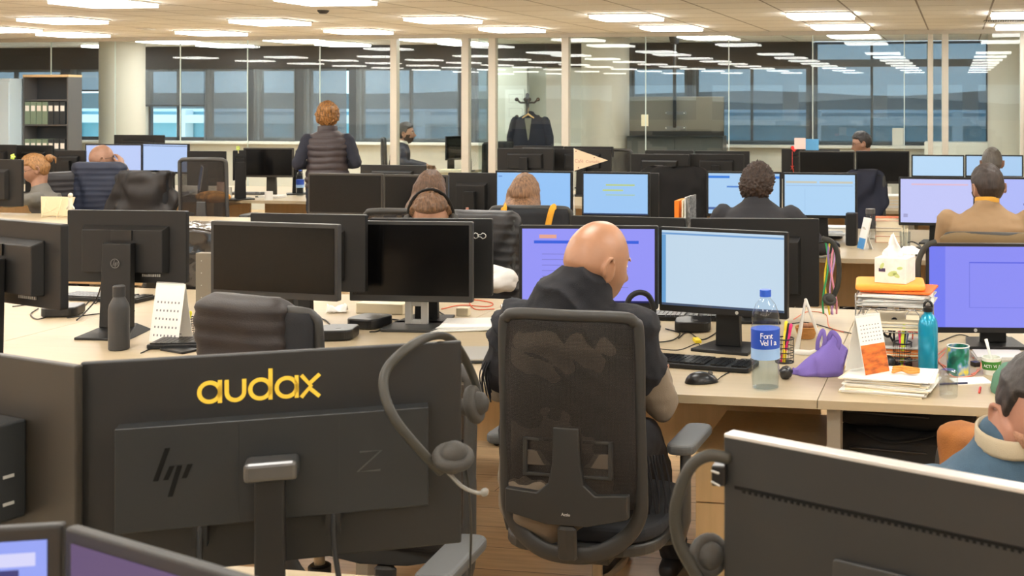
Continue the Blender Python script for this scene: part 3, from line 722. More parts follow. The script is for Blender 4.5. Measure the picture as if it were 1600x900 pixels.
def person(label, px, py, D, yaw, sit=True, lean=.12, shirt=None, trousers=None, hair='short', hairm=None, skin=None, hz_off=0, pitch=0, roll=0, hyaw=0, sc=1.0,
           hands=None, shoulder=.185, vox=.011, side=0, vest=None, collar=None, glasses=False, beard=None, quilt=0, hipdrop=0, extra=None, bulk=1.0, legs=True, fold=.006, vestm=None, headband=False, kneefwd=.42, footfwd=None, shoemat=None, hoist=0, stubble=None):
    """a figure whose head centre shows at (px,py) at depth D, facing yaw degrees clockwise from the far wall"""
    hc = atD(px, py, D); a = math.radians(yaw); f = Vector((math.sin(a), math.cos(a), 0))
    rg = Vector((math.cos(a), -math.sin(a), 0))
    root = thing('person', label, 'person', (hc.x-f.x*lean-rg.x*side, hc.y-f.y*lean-rg.y*side, 0), -yaw)
    Hc = Vector((side, lean, hc.z)); hipz = (.60 if sit else .93)+hipdrop
    S = Hc+Vector((-side*.85, -.045, -.235*sc)); S.y = max(S.y, .0); S.z += hoist
    hip = Vector((0, 0, hipz)); mid = hip.lerp(S, .45)+Vector((0, -.01, 0))
    Mh = T(*Hc) @ Rot('Z', -hyaw) @ Rot('X', -pitch) @ Rot('Y', roll) @ Matrix.Scale(sc, 4)
    b = bulk
    torso = [hip+Vector((0, 0, -.10)), hip, mid, hip.lerp(S, .78)+Vector((0, -.005, 0)), S+Vector((0, 0, -.03)), S+Vector((0, 0, .025)), S+Vector((0, .008, .055))]
    def rt(k, g): return [(.165*k+g, .12*k+g), (.172*k+g, .125*k+g), (.148*k+g, .108*k+g), (.172*k+g, .118*k+g), (.160*k+g, .092*k+g), (.095+g, .066+g), (.062+g, .058+g)]
    def neck(mb, g=0): mb.tube([S+Vector((0, 0, .02)), S+Vector((0, .012, .08)), Hc+Mh.to_3x3() @ Vector((0, -.022, -.06))], [.066+g, .058+g, .056+g], 16)
    hd = hands or [((-.25, .10, .84), (-.18, .38, .79)), ((.25, .10, .84), (.18, .38, .79))]
    A = []
    for s_, (el, wr) in zip((-1, 1), hd):
        sh = S+Vector((s_*shoulder*.92, 0, -.035)); A.append((s_, sh, Vector(el), Vector(wr)))
    L_ = []
    for s_ in (-1, 1):
        if sit: L_.append([hip+Vector((s_*.09, .02, -.03)), hip+Vector((s_*.12, kneefwd, -.01)), Vector((s_*.12, footfwd or kneefwd+.02, .10))])
        else: L_.append([hip+Vector((s_*.09, 0, -.05)), Vector((s_*.10, .02, .50)), Vector((s_*.11, -.01, .10))])
    mb = MB(); mb.tube(torso, rt(b*.92, -.006), 20, up=(0, 1, 0)); neck(mb); head_piece(mb, Mh)
    for s_, sh, el, wr in A:
        limb(mb, [sh, el], [.048, .038]); limb(mb, [el, wr], [.038, .026])
    for l_ in L_: limb(mb, [l_[0], l_[1]], [.078, .052]); limb(mb, [l_[1], l_[2]], [.05, .036])
    for l_ in L_: mb.tube([l_[2]+Vector((0, -.03, -.05)), l_[2]+Vector((0, .14, -.065))], [(.035, .035), (.035, .022)], 10, up=(0, 0, 1))
    sk = skin or SKIN
    me = solid(mb, 'body', vox*.62, 2); body = obj('body', me, sk, root)
    # hands, fused to the same mesh
    hm = MB()
    for (s_, sh, el, wr) in A:
        dv = (wr-el).normalized(); hmb = hand_mesh(wr, dv if abs(dv.z) < .75 else (dv+Vector((0, .25, 0))), (0, 0, -1) if abs(dv.z) < .75 else (-s_, 0, 0), .55, -s_)
        hme = solid(hmb, 'h', .0032, 1); hm.add([v.co.copy() for v in hme.vertices], [list(p.vertices) for p in hme.polygons]); bpy.data.meshes.remove(hme)
    bm = bmesh.new(); bm.from_mesh(me); tmp = hm.mesh('h'); bm.from_mesh(tmp); bm.to_mesh(me); bm.free(); bpy.data.meshes.remove(tmp); me.update()
    me.polygons.foreach_set('use_smooth', [True]*len(me.polygons))
    # clothes
    sd = random.random()*50
    def fold_fn(co, n_):
        return fold*(noise.noise(Vector((co.x*9+sd, co.y*9, co.z*16)))+.6*noise.noise(Vector((co.x*22+sd, co.y*16, co.z*34))))
    def quilt_fn(co, n_): return .013*(abs(math.sin(math.pi*(co.z+.008*noise.noise(co*7))/.058))**.55-.62)+fold_fn(co, n_)*.5
    sh_m = shirt or FABK
    mb = MB(); mb.tube(torso[:-1]+[S+Vector((0, .004, .05))], [(x+.004, y+.004) for x, y in rt(b, .008)], 24, up=(0, 1, 0))
    for s_, sh, el, wr in A:
        mb.ball(sh+Vector((-s_*.01, 0, -.01)), (.066, .062, .064), 14)
        w2 = el.lerp(wr, .93); limb(mb, [sh, sh.lerp(el, .5), el], [.064, .056, .05]); limb(mb, [el, el.lerp(w2, .5), w2], [.05, .046, .036])
    obj('shirt', solid(mb, 'shirt', vox, 5, fold_fn), sh_m, root)
    if collar:
        cm = MB(); pts = []
        for k in range(20):
            q = 2*math.pi*k/20; pts.append(S+Vector((.064*math.sin(q), .012+.064*math.cos(q), .070+.012*-math.cos(q))))
        cm.tube(pts, [(.0045, .020)]*20, 10, up=(0, 0, 1), closed=True)
        obj('collar', cm, collar, root, smooth=True)
    if vest:
        mb = MB(); tt = [hip+Vector((0, 0, -.04)), hip+Vector((0, 0, .04)), mid, hip.lerp(S, .78), S+Vector((0, 0, -.03)), S+Vector((0, 0, .02)), S+Vector((0, .006, .06)), S+Vector((0, .008, .095))]
        r0 = rt(b, .024); mb.tube(tt, [r0[0], r0[1], r0[2], r0[3], (r0[4][0]-.01, r0[4][1]), (.118, .085), (.082, .078), (.078, .074)], 28, up=(0, 1, 0), dome=False)
        for s_, sh, el, wr in A: mb.ball(sh+Vector((-s_*.035, 0, -.015)), (.062, .066, .07), 14)
        obj('vest', solid(mb, 'vest', .009, 2, quilt_fn), vest, root)
    if legs:
        mb = MB(); tm = trousers or mat('dark_trousers', (32,33,38), .85, bump=.3, bs=400)
        mb.tube([hip+Vector((0, 0, -.09)), hip+Vector((0, .01, 0)), hip+Vector((0, 0, .07))], [(.165*b, .12*b), (.185*b, .135*b), (.165*b, .125*b)], 20, up=(0, 1, 0))
        for l_ in L_:
            limb(mb, [l_[0], l_[0].lerp(l_[1], .5), l_[1]], [.096, .084, .07]); limb(mb, [l_[1], l_[2]], [.068, .056])
        obj('trousers', solid(mb, 'trousers', .013, 4, fold_fn), tm, root)
        for l_ in L_:
            q = l_[2]; m = MB(); m.tube([q+Vector((0, -.06, -.055)), q+Vector((0, .02, -.045)), q+Vector((0, .12, -.06)), q+Vector((0, .17, -.068))], [(.036, .036), (.042, .046), (.046, .032), (.04, .024)], 14, up=(0, 0, 1))
            o = obj('shoe', solid(m, 'shoe', .007, 2), shoemat or mat('black_shoe', (22,22,24), .5), root)
            obj('sole', MB().poly([(x*.047+q.x, y*.135+q.y+.055) for x, y in [(math.cos(2*math.pi*k/20), math.sin(2*math.pi*k/20)) for k in range(20)]], .0, .022), mat('shoe_sole', (178,160,135), .7), o, bev=.004)
    # hair, eyes, brows
    hmt = hairm or mat('dark_hair', (44,32,26), .55, bump=.6, bs=200, var=.4, vs=40, stretch=(3, 3, .6))
    if hair and hair != 'bald':
        me2 = hair_piece(hair, sd, .010 if hair == 'buzz' else .016).mesh('hair'); me2.transform(Mh); me2.polygons.foreach_set('use_smooth', [True]*len(me2.polygons))
        ho = obj('hair', me2, hmt, root)
        if hair == 'long':
            m = MB(); hm_ = MB()
            tp = [Hc+Vector((0, -.03, .03)), Hc+Vector((0, -.045, -.04)), S+Vector((0, -.075, .10)), S+Vector((0, -.105, -.02)), S+Vector((0, -.112, -.14)), S+Vector((0, -.108, -.24))]
            m.tube(bezier(tp, 30), [(.092+.022*min(1, i/10), .066-.018*i/30) for i in range(len(bezier(tp, 30)))], 60, up=(0, 1, 0))
            for k, v in enumerate(m.v):
                q = Vector(v); e = .004*math.sin(q.x*420+2*math.sin(q.z*20))+.004*noise.noise(q*30); m.v[k] = (q.x+e*.4, q.y-abs(e), q.z)
            obj('hair_length', m, hmt, ho, smooth=True)
        if hair in ('bun',):
            m = MB(); m.ball((0, -.125, .045), (.034, .032, .034), 20, Mh); m.tube([(0.01, -.14, .06), (.02, -.165, .03), (.0, -.155, -.01)], [.014, .010, .004], 8, M=Mh)
            for k, v in enumerate(m.v): q = Vector(v); m.v[k] = tuple(q+Vector((1, 1, 1))*.006*noise.noise(q*50))
            obj('bun', m, hmt, ho, smooth=True)
        if hair == 'updo':
            m = MB(); m.ball((0, -.085, .055), (.062, .05, .058), 28, Mh)
            for k, v in enumerate(m.v): q = Vector(v); m.v[k] = tuple(q+(q-Mh @ Vector((0, -.085, .055))).normalized()*(.012*noise.noise(q*24)+.006*noise.noise(q*60)))
            obj('knot', m, hmt, ho, smooth=True)
    m = MB()
    for s_ in (-1, 1): m.ball((s_*.031, .066, .006), (.0125, .011, .0065), 12, Mh)
    obj('eyes', m, mat('eye', (225,220,214), .3), root, smooth=True)
    m = MB()
    for s_ in (-1, 1): m.ball((s_*.031, .0735, .006), (.006, .005, .006), 10, Mh)
    obj('irises', m, mat('iris', (48,32,22), .2), root, smooth=True)
    m = MB()
    if hair == 'bald' and not glasses: hmt = sk
    for s_ in (-1, 1): m.tube([(s_*.016, .0835, .022), (s_*.031, .082, .027), (s_*.048, .073, .022)], [(.002, .004), (.003, .0045), (.0015, .003)], 6, M=Mh)
    obj('eyebrows', m, hmt, root, smooth=True)
    if beard:
        def bf(d):
            p = head_point(d); y, z = d.y, d.z; mo = g3(p.x, .016)*g3(p.z+.068, .008)*(y > 0)
            mk = max(0, min(1, (-.36-z+.30*(abs(d.x) > .82)*(y > -.1))/.12))*(1 if y > -.25 else 0)*(1-.9*mo)
            return p*(1+((.0035*mk-.006*(1-mk))/p.length))
        m = MB(); head_piece(m, Mh, 90, 70, bf, ears=False); obj('beard', m, beard, root, smooth=True)
    if glasses:
        m = MB()
        for s_ in (-1, 1):
            m.tube([(s_*.033+.022*math.cos(2*math.pi*k/18), .092, .004+.016*math.sin(2*math.pi*k/18)) for k in range(18)], .0016, 6, closed=True, M=Mh)
            m.tube([(s_*.055, .09, .008), (s_*.074, .05, .008), (s_*.080, -.015, .004)], .0016, 6, M=Mh)
        m.tube([(-.011, .094, .008), (.011, .094, .008)], .0016, 6, M=Mh); obj('glasses', m, mat('glasses_frame', (40,24,20), .3), root, smooth=True)
    return root, Hc, S, Mh
# ------------------------------------------------------------------ nearest row: monitors seen from close by
ZM = 1.244
GOLD = mat('gold_lettering', (226,190,60), .5)
HPD = mat('dark_monitor_shell', (22,22,22), .5, bump=.12, bs=900)
HPL = mat('monitor_slab', (36,38,39), .42, bump=.12, bs=900, spec=.35)
def stroke(mb, pts, w, y0, y1, closed=False):
    """flat ribbon letter stroke in the XZ plane"""
    n = len(pts); L = []; Rr = []
    for i in range(n):
        if closed: a, b = pts[i-1], pts[(i+1) % n]
        else: a, b = pts[max(i-1, 0)], pts[min(i+1, n-1)]
        dx, dz = b[0]-a[0], b[1]-a[1]; l_ = math.hypot(dx, dz) or 1; nx, nz = -dz/l_*w/2, dx/l_*w/2
        L.append((pts[i][0]+nx, pts[i][1]+nz)); Rr.append((pts[i][0]-nx, pts[i][1]-nz))
    for i in range(n if closed else n-1):
        j = (i+1) % n; q = [L[i], L[j], Rr[j], Rr[i]]
        mb.add([(u, y0, v) for u, v in q]+[(u, y1, v) for u, v in q], [(0,1,2,3),(7,6,5,4),(0,4,5,1),(1,5,6,2),(2,6,7,3),(3,7,4,0)])
def arc(cx, cz, r, a0, a1, n=24): return [(cx+r*math.cos(math.radians(a0+(a1-a0)*k/n)), cz+r*math.sin(math.radians(a0+(a1-a0)*k/n))) for k in range(n+1)]
def big_monitor(label, L, R, extend=None, W=.61, ztop=ZM, mark=False, slab=True, hous=None, dep=.014):
    pL, pR, zt, DL = plan(L, R, None if ztop else W, ztop)
    if extend:
        dv = pR-pL; dv.z = 0; dv.normalize()
        if extend < 0: pL = pR-dv*W; pL.z = pR.z
        else: pR = pL+dv*W
    w = (Vector((pR.x, pR.y, 0))-Vector((pL.x, pL.y, 0))).length; c = (pL+pR)/2; a = math.degrees(math.atan2(pR.y-pL.y, pR.x-pL.x))
    t = thing('monitor', label, 'monitor', (c.x, c.y, DESK), a); zt = zt-DESK; zb = zt-.362
    obj('housing', MB().box(-w/2, 0, zb, w/2, dep, zt), hous or HPD, t, bev=.0035)
    obj('screen', MB().box(-w/2+.008, dep, zb+.012, w/2-.008, dep+.0015, zt-.008), SCREEN_OFF, t)
    if slab:
        obj('back_cover', MB().box(-w*.405, -.035, zb+.085, w*.405, 0, zt-.105), HPL, t, bev=.002)
    else:
        obj('back_cover', MB().box(-w*.40, -.055, zb+.10, w*.30, 0, zt-.10), HPL, t, bev=.004)
    return t, w, zt, zb, a
t, w, zt, zb, a = big_monitor('back of large dark monitor with gold lettering audax, nearest row', (125, 567), (721, 533))
def loc_on(t, px, py, yl=0.0):
    """picture point -> (x, z) on the plane y = yl of thing t"""
    M = t.matrix_basis.inverted(); o = M @ CAM; d = M.to_3x3() @ ray(px, py); k = (yl-o.y)/d.y; q = o+d*k; return q.x, q.z
x0, z0 = loc_on(t, 308, 628); x1, z1 = loc_on(t, 502, 618); xh = .0
sz = (x1-x0)/5.02                                   # letter pitch
m = MB(); lw = sz*.17; r = sz*.41; base = (z0+z1)/2+.0+lw*.1
def A_(cx): stroke(m, arc(cx, base+r, r, 0, 360, 30)[:-1], lw, -.0014, 0, True); stroke(m, [(cx+r, base-.0*r-lw*.45), (cx+r, base+2*r+lw*.5)], lw, -.0014, 0)
cxs = [x0+r+lw/2, x0+r+lw/2+sz*1.03, x0+r+lw/2+sz*2.03, x0+r+lw/2+sz*3.10]
A_(cxs[0])
ux = cxs[1]; stroke(m, [(ux-r*.85, base+2*r+lw*.4)]+arc(ux, base+r*.85, r*.85, 180, 360)+[(ux+r*.85, base+2*r+lw*.4)], lw, -.0014, 0)
dx = cxs[2]; stroke(m, arc(dx, base+r, r, 0, 360, 30)[:-1], lw, -.0014, 0, True); stroke(m, [(dx+r, base-lw*.45), (dx+r, base+3.1*r)], lw, -.0014, 0)
A_(cxs[3])
xx = cxs[3]+sz*.60; hw_ = 2*r+lw*.9; yq = base-lw*.45
stroke(m, [(xx, yq+hw_), (xx+sz*.40, yq+hw_/2), (xx, yq)], lw*.95, -.0014, 0)
stroke(m, [(xx+sz*.36, yq+hw_*.5+sz*.12), (xx+sz*.76, yq+hw_)], lw*.95, -.0014, 0)
stroke(m, [(xx+sz*.36, yq+hw_*.5-sz*.12), (xx+sz*.76, yq)], lw*.95, -.0014, 0)
obj('lettering', m, GOLD, t)
# slanted four-bar emblem
m = MB(); yS = -.0352
for (pa, pb) in (((262,700),(243,752)), ((269,728),(259,750)), ((281,727),(266,776)), ((297,725),(288,747))):
    a0 = loc_on(t, pa[0], pa[1], yS); b0 = loc_on(t, pb[0], pb[1], yS); hw2 = .0040
    m.add([(a0[0]-hw2, yS, a0[1]), (a0[0]+hw2, yS, a0[1]), (b0[0]+hw2, yS, b0[1]), (b0[0]-hw2, yS, b0[1]), (a0[0]-hw2, yS-.0008, a0[1]), (a0[0]+hw2, yS-.0008, a0[1]), (b0[0]+hw2, yS-.0008, b0[1]), (b0[0]-hw2, yS-.0008, b0[1])], [(0,1,2,3),(7,6,5,4),(0,4,5,1),(1,5,6,2),(2,6,7,3),(3,7,4,0)])
obj('logo', m, mat('logo_black', (5,5,5), .6, spec=.2), t)
m = MB(); zx, zz = loc_on(t, 562, 737, yS); s_ = .034; G2 = mat('faint_grey_mark', (62,63,64), .35)
stroke(m, [(zx, zz+s_), (zx+s_*1.05, zz+s_), (zx-s_*.1, zz), (zx+s_, zz)], .003, yS-.0006, yS); obj('model_mark', m, G2, t)
obj('seam', MB().box(-.06, yS-.0002, zb+.09, -.0595, yS+.001, zt-.11).box(.10-.0005, yS-.0002, zb+.09, .10, yS+.001, zt-.11), BLK2, t)
nx0, nz0 = loc_on(t, 384, 730, -.045); nx1, _ = loc_on(t, 468, 730, -.045); nx = (nx0+nx1)/2; nw = (nx1-nx0)/2
obj('stand_head', MB().box(nx-nw, -.085, nz0-.018, nx+nw, -.036, nz0+.016), mat('stand_metal', (96,96,96), .3, .7), t, bev=.008)
obj('stand_neck', MB().box(nx-nw*.62, -.075, 0.02, nx+nw*.5, -.05, nz0-.015), BLK, t, bev=.004)
obj('stand_base', MB().poly(rrect(.30, .21, .02), 0, .014, T(nx, -.03, 0)), DGREY, t, bev=.003)
for u, v in ((-.07-.0, .02), (.07, .0)):
    xq = nx+(-.115 if u < 0 else .095)
    obj('cable', MB().tube(bezier([(xq, -.03, zb+.088), (xq+.004, -.045, zb+.02), (xq+.02, -.06, zb-.05), (xq+.05, -.03, .03)], 20), [.008]*3+[.0042]*18 if False else .0045, 8).box(xq-.012, -.034, zb+.05, xq+.012, -.014, zb+.088), BLK, t, smooth=40)
F1 = t
t, w, zt, zb, a = big_monitor('dark monitor back cut by the left edge, beside the audax monitor', (-225, 521), (118, 572), slab=False, hous=mat('brownish_monitor_shell', (38,34,28), .45, bump=.12, bs=900))
m = MB()
for k in (0, 1): m.box(w*.30, -.04, zt-.19-.045*k, w*.302, -.022, zt-.185-.045*k)
obj('ports', m, ALU, t)
obj('stand_neck', MB().box(-.05, -.08, .02, .04, -.055, zt-.16), BLK, t, bev=.004); obj('stand_base', MB().poly(rrect(.28, .2, .02), 0, .014, T(0, -.03, 0)), DGREY, t, bev=.003)
t, w, zt, zb, a = big_monitor('large dark monitor back with silver top edge, lower right corner', (1130, 678), (1600, 766), extend=1, W=.61, slab=False, dep=.02, hous=mat('grey_monitor_shell', (34,34,33), .5, bump=.12, bs=900))
obj('top_trim', MB().box(-w/2+.002, -.0006, zt-.004, w/2-.002, .0206, zt+.0012), mat('silver_edge', (205,203,200), .35, .4), t, bev=.001)
for ch in list(t.children):
    if ch.name.startswith('back'): bpy.data.objects.remove(ch)
m = MB().box(-w/2+.018, -.0007, zt-.068, w/2-.02, .0, zt-.064)
for k in range(60): m.box(-w/2+.03+k*.009, -.0009, zt-.071, -w/2+.034+k*.009, .0, zt-.064)
obj('vent_slot', m, mat('logo_black', (5,5,5), .6, spec=.2), t)
obj('vesa_plate', MB().poly(rrect(.13, .12, .006), 0, .006, T(-.075, 0, zt-.185) @ Rot('X', 90)), DGREY, t, bev=.002)
obj('stand_neck', MB().box(-.11, -.05, .02, -.04, -.007, zt-.2), BLK, t, bev=.004); obj('stand_base', MB().poly(rrect(.28, .2, .02), 0, .014, T(-.06, -.03, 0)), DGREY, t, bev=.003)
F2 = t
t, w, zt, zb, a = big_monitor('lit monitor cut by the lower left corner, blue window on screen', (-230, 840), (97, 820), ztop=1.246, W=.54, extend=-1, slab=False)
for ch in list(t.children):
    if ch.name.startswith('screen') or ch.name.startswith('back'): bpy.data.objects.remove(ch)
def near_screen(t, w, zt, zb, col, rows, rz=False):
    s = obj('screen', MB().box(-w/2+.014, -.0015, zb+.014, w/2-.014, 0, zt-.014), emis('lit_screen_%d_%d_%d' % col, col, 1), t); ms = []; m = MB()
    for (a_, b_, c_, d_, cc) in rows:
        mm = emis('screen_ink_%d_%d_%d' % cc, cc, 1)
        if mm not in ms: ms.append(mm)
        m.mi = ms.index(mm); sw = w/2-.014; hh = zt-zb-.028
        m.box(-sw+2*sw*a_, -.0022, zt-.014-hh*d_, -sw+2*sw*b_, -.0015, zt-.014-hh*c_)
    if rows: obj('screen_content', m, ms, s)
    obj('back_cover', MB().box(-w*.36, .014, zb+.09, w*.36, .05, zt-.09), HPL, t, bev=.004)
    obj('stand_neck', MB().box(-.04, .05, .02, .04, .07, zt-.16), BLK, t, bev=.004); obj('stand_base', MB().poly(rrect(.28, .2, .02), 0, .014, T(0, .04, 0)), DGREY, t, bev=.003)
near_screen(t, w, zt, zb, (150,165,245), [(.02,.98,.035,.075,(215,215,250)), (.05,.80,.085,.115,(48,50,110)), (.84,.95,.085,.115,(60,62,120)), (0,1,.16,1,(190,200,250))])
t, w, zt, zb, a = big_monitor('dark-bezel monitor with dim mauve screen turned away, lower left corner', (100, 824), (335, 893), ztop=1.246, W=.54, extend=1, slab=False)
for ch in list(t.children):
    if ch.name.startswith('screen') or ch.name.startswith('back'): bpy.data.objects.remove(ch)
near_screen(t, w, zt, zb, (104,84,118), [])
# ------------------------------------------------------------------ headsets
EARM = mat('ear_cushion', (52,50,46), .7, bump=.3, bs=300); BANDM = mat('headband_rubber', (46,45,39), .5)
def cup(mb, c, n, r, th=.012):
    """padded ring around axis n"""
    n = Vector(n).normalized(); a = n.orthogonal().normalized(); b = n.cross(a); c = Vector(c)
    mb.tube([c+(a*math.cos(2*math.pi*k/20)+b*math.sin(2*math.pi*k/20))*r*.72 for k in range(20)], r*.30, 10, closed=True)
    mb.tube([c-n*th, c+n*th*.2], [r*.55, r*.72], 18)
def headset(label, pts, w, cups, mic=None, cable=None, bandw=(.011, .003), up=(0,0,1)):
    p0 = pts[len(pts)//2]; t = thing('headset', label, 'headset', p0)
    L = lambda q: Vector(q)-p0
    band = bezier([L(q) for q in pts], 40)
    cc = sum((band), Vector())/len(band); 
    mb = MB(); 
    mb.tube(band, [bandw]*len(band), 8, up=up); obj('headband', mb, BANDM, t, smooth=True)
    for c, n, r in cups:
        mb = MB(); cup(mb, L(c), n, r); obj('ear_cup', mb, EARM, t, smooth=True)
    if mic: obj('mic_boom', MB().tube(bezier([L(q) for q in mic], 14), .0032, 8).ball(L(mic[-1]), .007, 10), mat('mic_grey', (120,118,112), .4), t, smooth=True)
    if cable: obj('cable', MB().tube(bezier([L(q) for q in cable], 20), .0022, 6), BLK, t, smooth=True)
    return t
headset('grey headset hung over the right corner of the audax monitor', [atD(*q) for q in ((690,738,1.95), (655,702,1.93), (617,655,1.92), (600,612,1.93), (604,577,1.95), (635,545,1.98), (672,526,2.07), (703,529,2.19), (727,562,2.27), (745,605,2.29), (748,632,2.28))], 0,
        [(atD(708,714,1.95), (.25,-.3,.9), .034), (atD(741,632,2.27), (.95,.1,.25), .037)], [atD(700,738,1.95), atD(722,760,1.94), atD(745,770,1.92), atD(757,769,1.91)], [atD(728,735,1.96), atD(733,770,1.98), atD(736,830,2.05), atD(734,905,2.1)], bandw=(.008,.004), up=(.3,-.9,.1))
headset('grey headset clipped to the left side of the lower right monitor', [atD(*q) for q in ((1138,716,1.53), (1108,712,1.53), (1082,726,1.53), (1064,760,1.53), (1055,800,1.53), (1060,845,1.53), (1082,888,1.53), (1100,915,1.53))], 0,
        [(atD(1107,868,1.55), (.6,-.75,.25), .028)], [atD(1092,905,1.5), atD(1080,930,1.5), atD(1060,950,1.5)], None, bandw=(.008,.004), up=(.2,-.95,.1))
g = thing('binder_clip', 'black binder clip on the left edge of the lower right monitor', 'binder clip', atD(1128, 742, 1.535))
obj('jaw', MB().box(-.012, -.01, -.012, .006, .012, .014), BLK2, g, bev=.002)
obj('handle', MB().tube([(-.011,-.011,.008), (-.002,-.013,.006)], .0015, 6).tube([(-.011,-.011,-.006), (-.001,-.013,-.010)], .0015, 6), ALU, g, smooth=True)
# ------------------------------------------------------------------ middle row: monitors
pur = (150,150,246); lt = (196,222,242)
txt = (120,120,190)
monitor('monitor with lavender web page, behind the bald head', (811,352), (1028,353), 482, 'front', W=.515, scr=pur+(1,), ui=[(.09,.88,.16,.20,(60,100,225)), (.13,.26,.08,.13,(235,170,150))]+[(.15,.80-.1*(k % 3),.34+k*.075,.348+k*.075,(130,128,215)) for k in range(8)]+[(0,1,.975,1,(40,40,90))], bez=.012, chin=.024, stand='plate')
monitor('monitor with pale blue window, right of the bald head', (1030,354), (1230,363), 485, 'front', W=.515, scr=(192,216,236,1), ui=[(0,1,.03,.055,(120,165,215)), (0,.035,.06,.97,(110,165,215)), (.035,1,.055,.97,(200,222,240)), (.22,.222,.09,.5,(170,200,225)), (.30,.42,.975,.995,(90,90,100)), (0,1,.97,1,(70,85,110))], bez=.012, chin=.024, logo=.06, stand='plate')
monitor('lavender lit monitor above the blue bottle, cut by right edge', (1447,380), (1665,381), 520, 'front', W=.52, scr=(140,142,244,1), ui=[(.30,1,.19,.205,(90,100,230)), (.30,.305,.2,.75,(120,125,235)), (0,.12,0,1,(120,128,246)), (.3,1,.75,.757,(120,125,235))], bez=.012, chin=.022, logo=-.075, stand='plate')
monitor('back of dark monitor, right of the pale blue screen', (1079,341), (1280,342), 480, 'back', W=.55, bulge=.36)
monitor('back of dark monitor hidden behind the lavender page monitor', (892,337), (1070,341), 470, 'back', W=.50)
monitor('back of dark monitor with round emblem on wide neck, above the dark bottle', (105,328), (291,330), 440, 'back', W=.51, stand='hp', bulge=.36)
monitor('back of dark monitor cut by the left edge, thick wedge neck', (-72,337), (95,351), 462, 'back', W=.51, stand='hp', bulge=.36)
monitor('switched-off dark monitor, left one of the pair facing front', (329,345), (528,351), 462, 'front', W=.515, bez=.014, chin=.024, hous=mat('monitor_bezel', (46,46,45), .42, bump=.1, bs=900))
monitor('switched-off dark monitor on a silver stand, right one of the pair', (546,345), (738,347), 470, 'front', W=.515, bez=.014, chin=.026, hous=MATS['monitor_bezel'], stand='silver', logo=.0)
monitor('back of dark monitor holding two binder clips, right of the switched-off pair', (577,341), (769,342), 461, 'back', W=.53)
monitor('back of dark monitor peeking over the left switched-off monitor', (391,333), (571,336), 452, 'back', W=.50)
# ------------------------------------------------------------------ second row
bl = (170,204,240)
def far(label, xa, xb, yt, yb, face, yaw=0, ztop=1.2, D=None, **k):
    return monitor(label, (xa, yt), (xb, yt), yb, face, ztop=ztop, D=D, yaw=yaw, **k)
far('lit blue monitor behind the long-haired woman', 774, 894, 267, 335, 'front', scr=(150,196,246,1), ui=[(.02,.07,.08,.11,(110,150,215))])
far('lit blue monitor with faint green lines beside the pennant', 909, 1015, 269, 340, 'front', scr=(158,200,244,1), ui=[(.35,.8,.25,.29,(190,210,140)), (.30,.62,.38,.42,(195,215,140)), (.35,.8,.50,.53,(175,205,190)), (0,1,.97,1,(60,80,120))])
far('back of dark monitor with pale rim behind the green-lined screen', 930, 1029, 270, 340, 'back', D=8.35)
far('lit blue monitor left of the curly-haired man', 1104, 1221, 268, 339, 'front', scr=(172,208,242,1), ui=[(0,.3,.06,.12,(60,130,225)), (.87,1,.06,.12,(60,130,225)), (.26,.6,.31,.35,(90,140,215)), (0,.4,.84,.90,(80,110,170))])
far('lit blue monitor right of the curly-haired man', 1223, 1339, 270, 341, 'front', scr=(176,212,244,1), ui=[(.02,.46,.16,.21,(205,205,190)), (.5,.97,.16,.21,(205,205,190)), (.02,.97,.26,.28,(165,195,230)), (.29,.294,.35,.95,(150,190,230))])
far('lit lavender monitor left of the man in the brown shirt', 1404, 1524, 277, 353, 'front', ztop=1.17, scr=(196,200,248,1), ui=[(.15,.93,.10,.14,(225,195,220)), (.04,.10,.80,.88,(170,170,215))])
far('lit lavender monitor cut by the right edge behind the brown shirt man', 1526, 1646, 277, 353, 'front', ztop=1.17, scr=(176,186,248,1), ui=[(.62,.9,.55,.6,(90,90,150))])
MB_ = mat('monitor_bezel_brown', (52,49,43), .45)
SOF = mat('screen_off_brown', (60,56,48), .5)
t = far('switched-off brownish monitor in front of the standing woman, left', 481, 598, 271, 337, 'front', hous=MB_)
t2 = far('switched-off brownish monitor in front of the standing woman, right', 599, 700, 273, 337, 'front', hous=MB_)
far('back of dark monitor with pale top ledge beside brown-haired head', 700, 775, 270, 345, 'back', D=8.2)
far('dark monitor back with a green flower clip, left edge', -75, 34, 249, 322, 'back', D=8.75)
far('slim dark monitor back behind the standing woman', 563, 665, 258, 300, 'back', D=9.0)
# third row
far('lit pale monitor behind the bald man with glasses, left', 133, 222, 225, 272, 'front', D=11.4, yaw=4, scr=(190,206,248,1))
far('lit pale monitor behind the bald man with glasses, right', 222, 294, 224, 271, 'front', D=11.6, yaw=-12, scr=(186,208,248,1), ui=[(0,1,.04,.06,(60,70,100))])
far('dark monitor left of the standing woman', 380, 458, 231, 277, 'front', D=11.2, yaw=3, hous=MB_)
far('slim dark monitor with a yellow flower clip, left of the standing woman', 364, 385, 235, 282, 'back', D=11.0, yaw=40)
far('narrow dark monitor edge left of the standing woman', 462, 472, 235, 275, 'front', D=11.5, yaw=40)
far('dark monitor back behind the mesh chair', 292, 352, 236, 290, 'back', D=11.3)
far('dark blue panel monitor at left edge, leftmost', -50, 24, 226, 274, 'back', D=11.6, yaw=2)
far('dark blue panel monitor at left edge, second', 25, 81, 227, 276, 'back', D=11.8, yaw=2)
far('dark monitor back with pale ledge behind the woman with the bun', 84, 133, 235, 277, 'back', D=11.2, yaw=2)
far('black monitor under the lit back of the room, far left of centre', 178, 256, 211, 250, 'back', D=12.5)
far('dark monitor under the coat, left one', 777, 865, 232, 268, 'back', D=11.3)
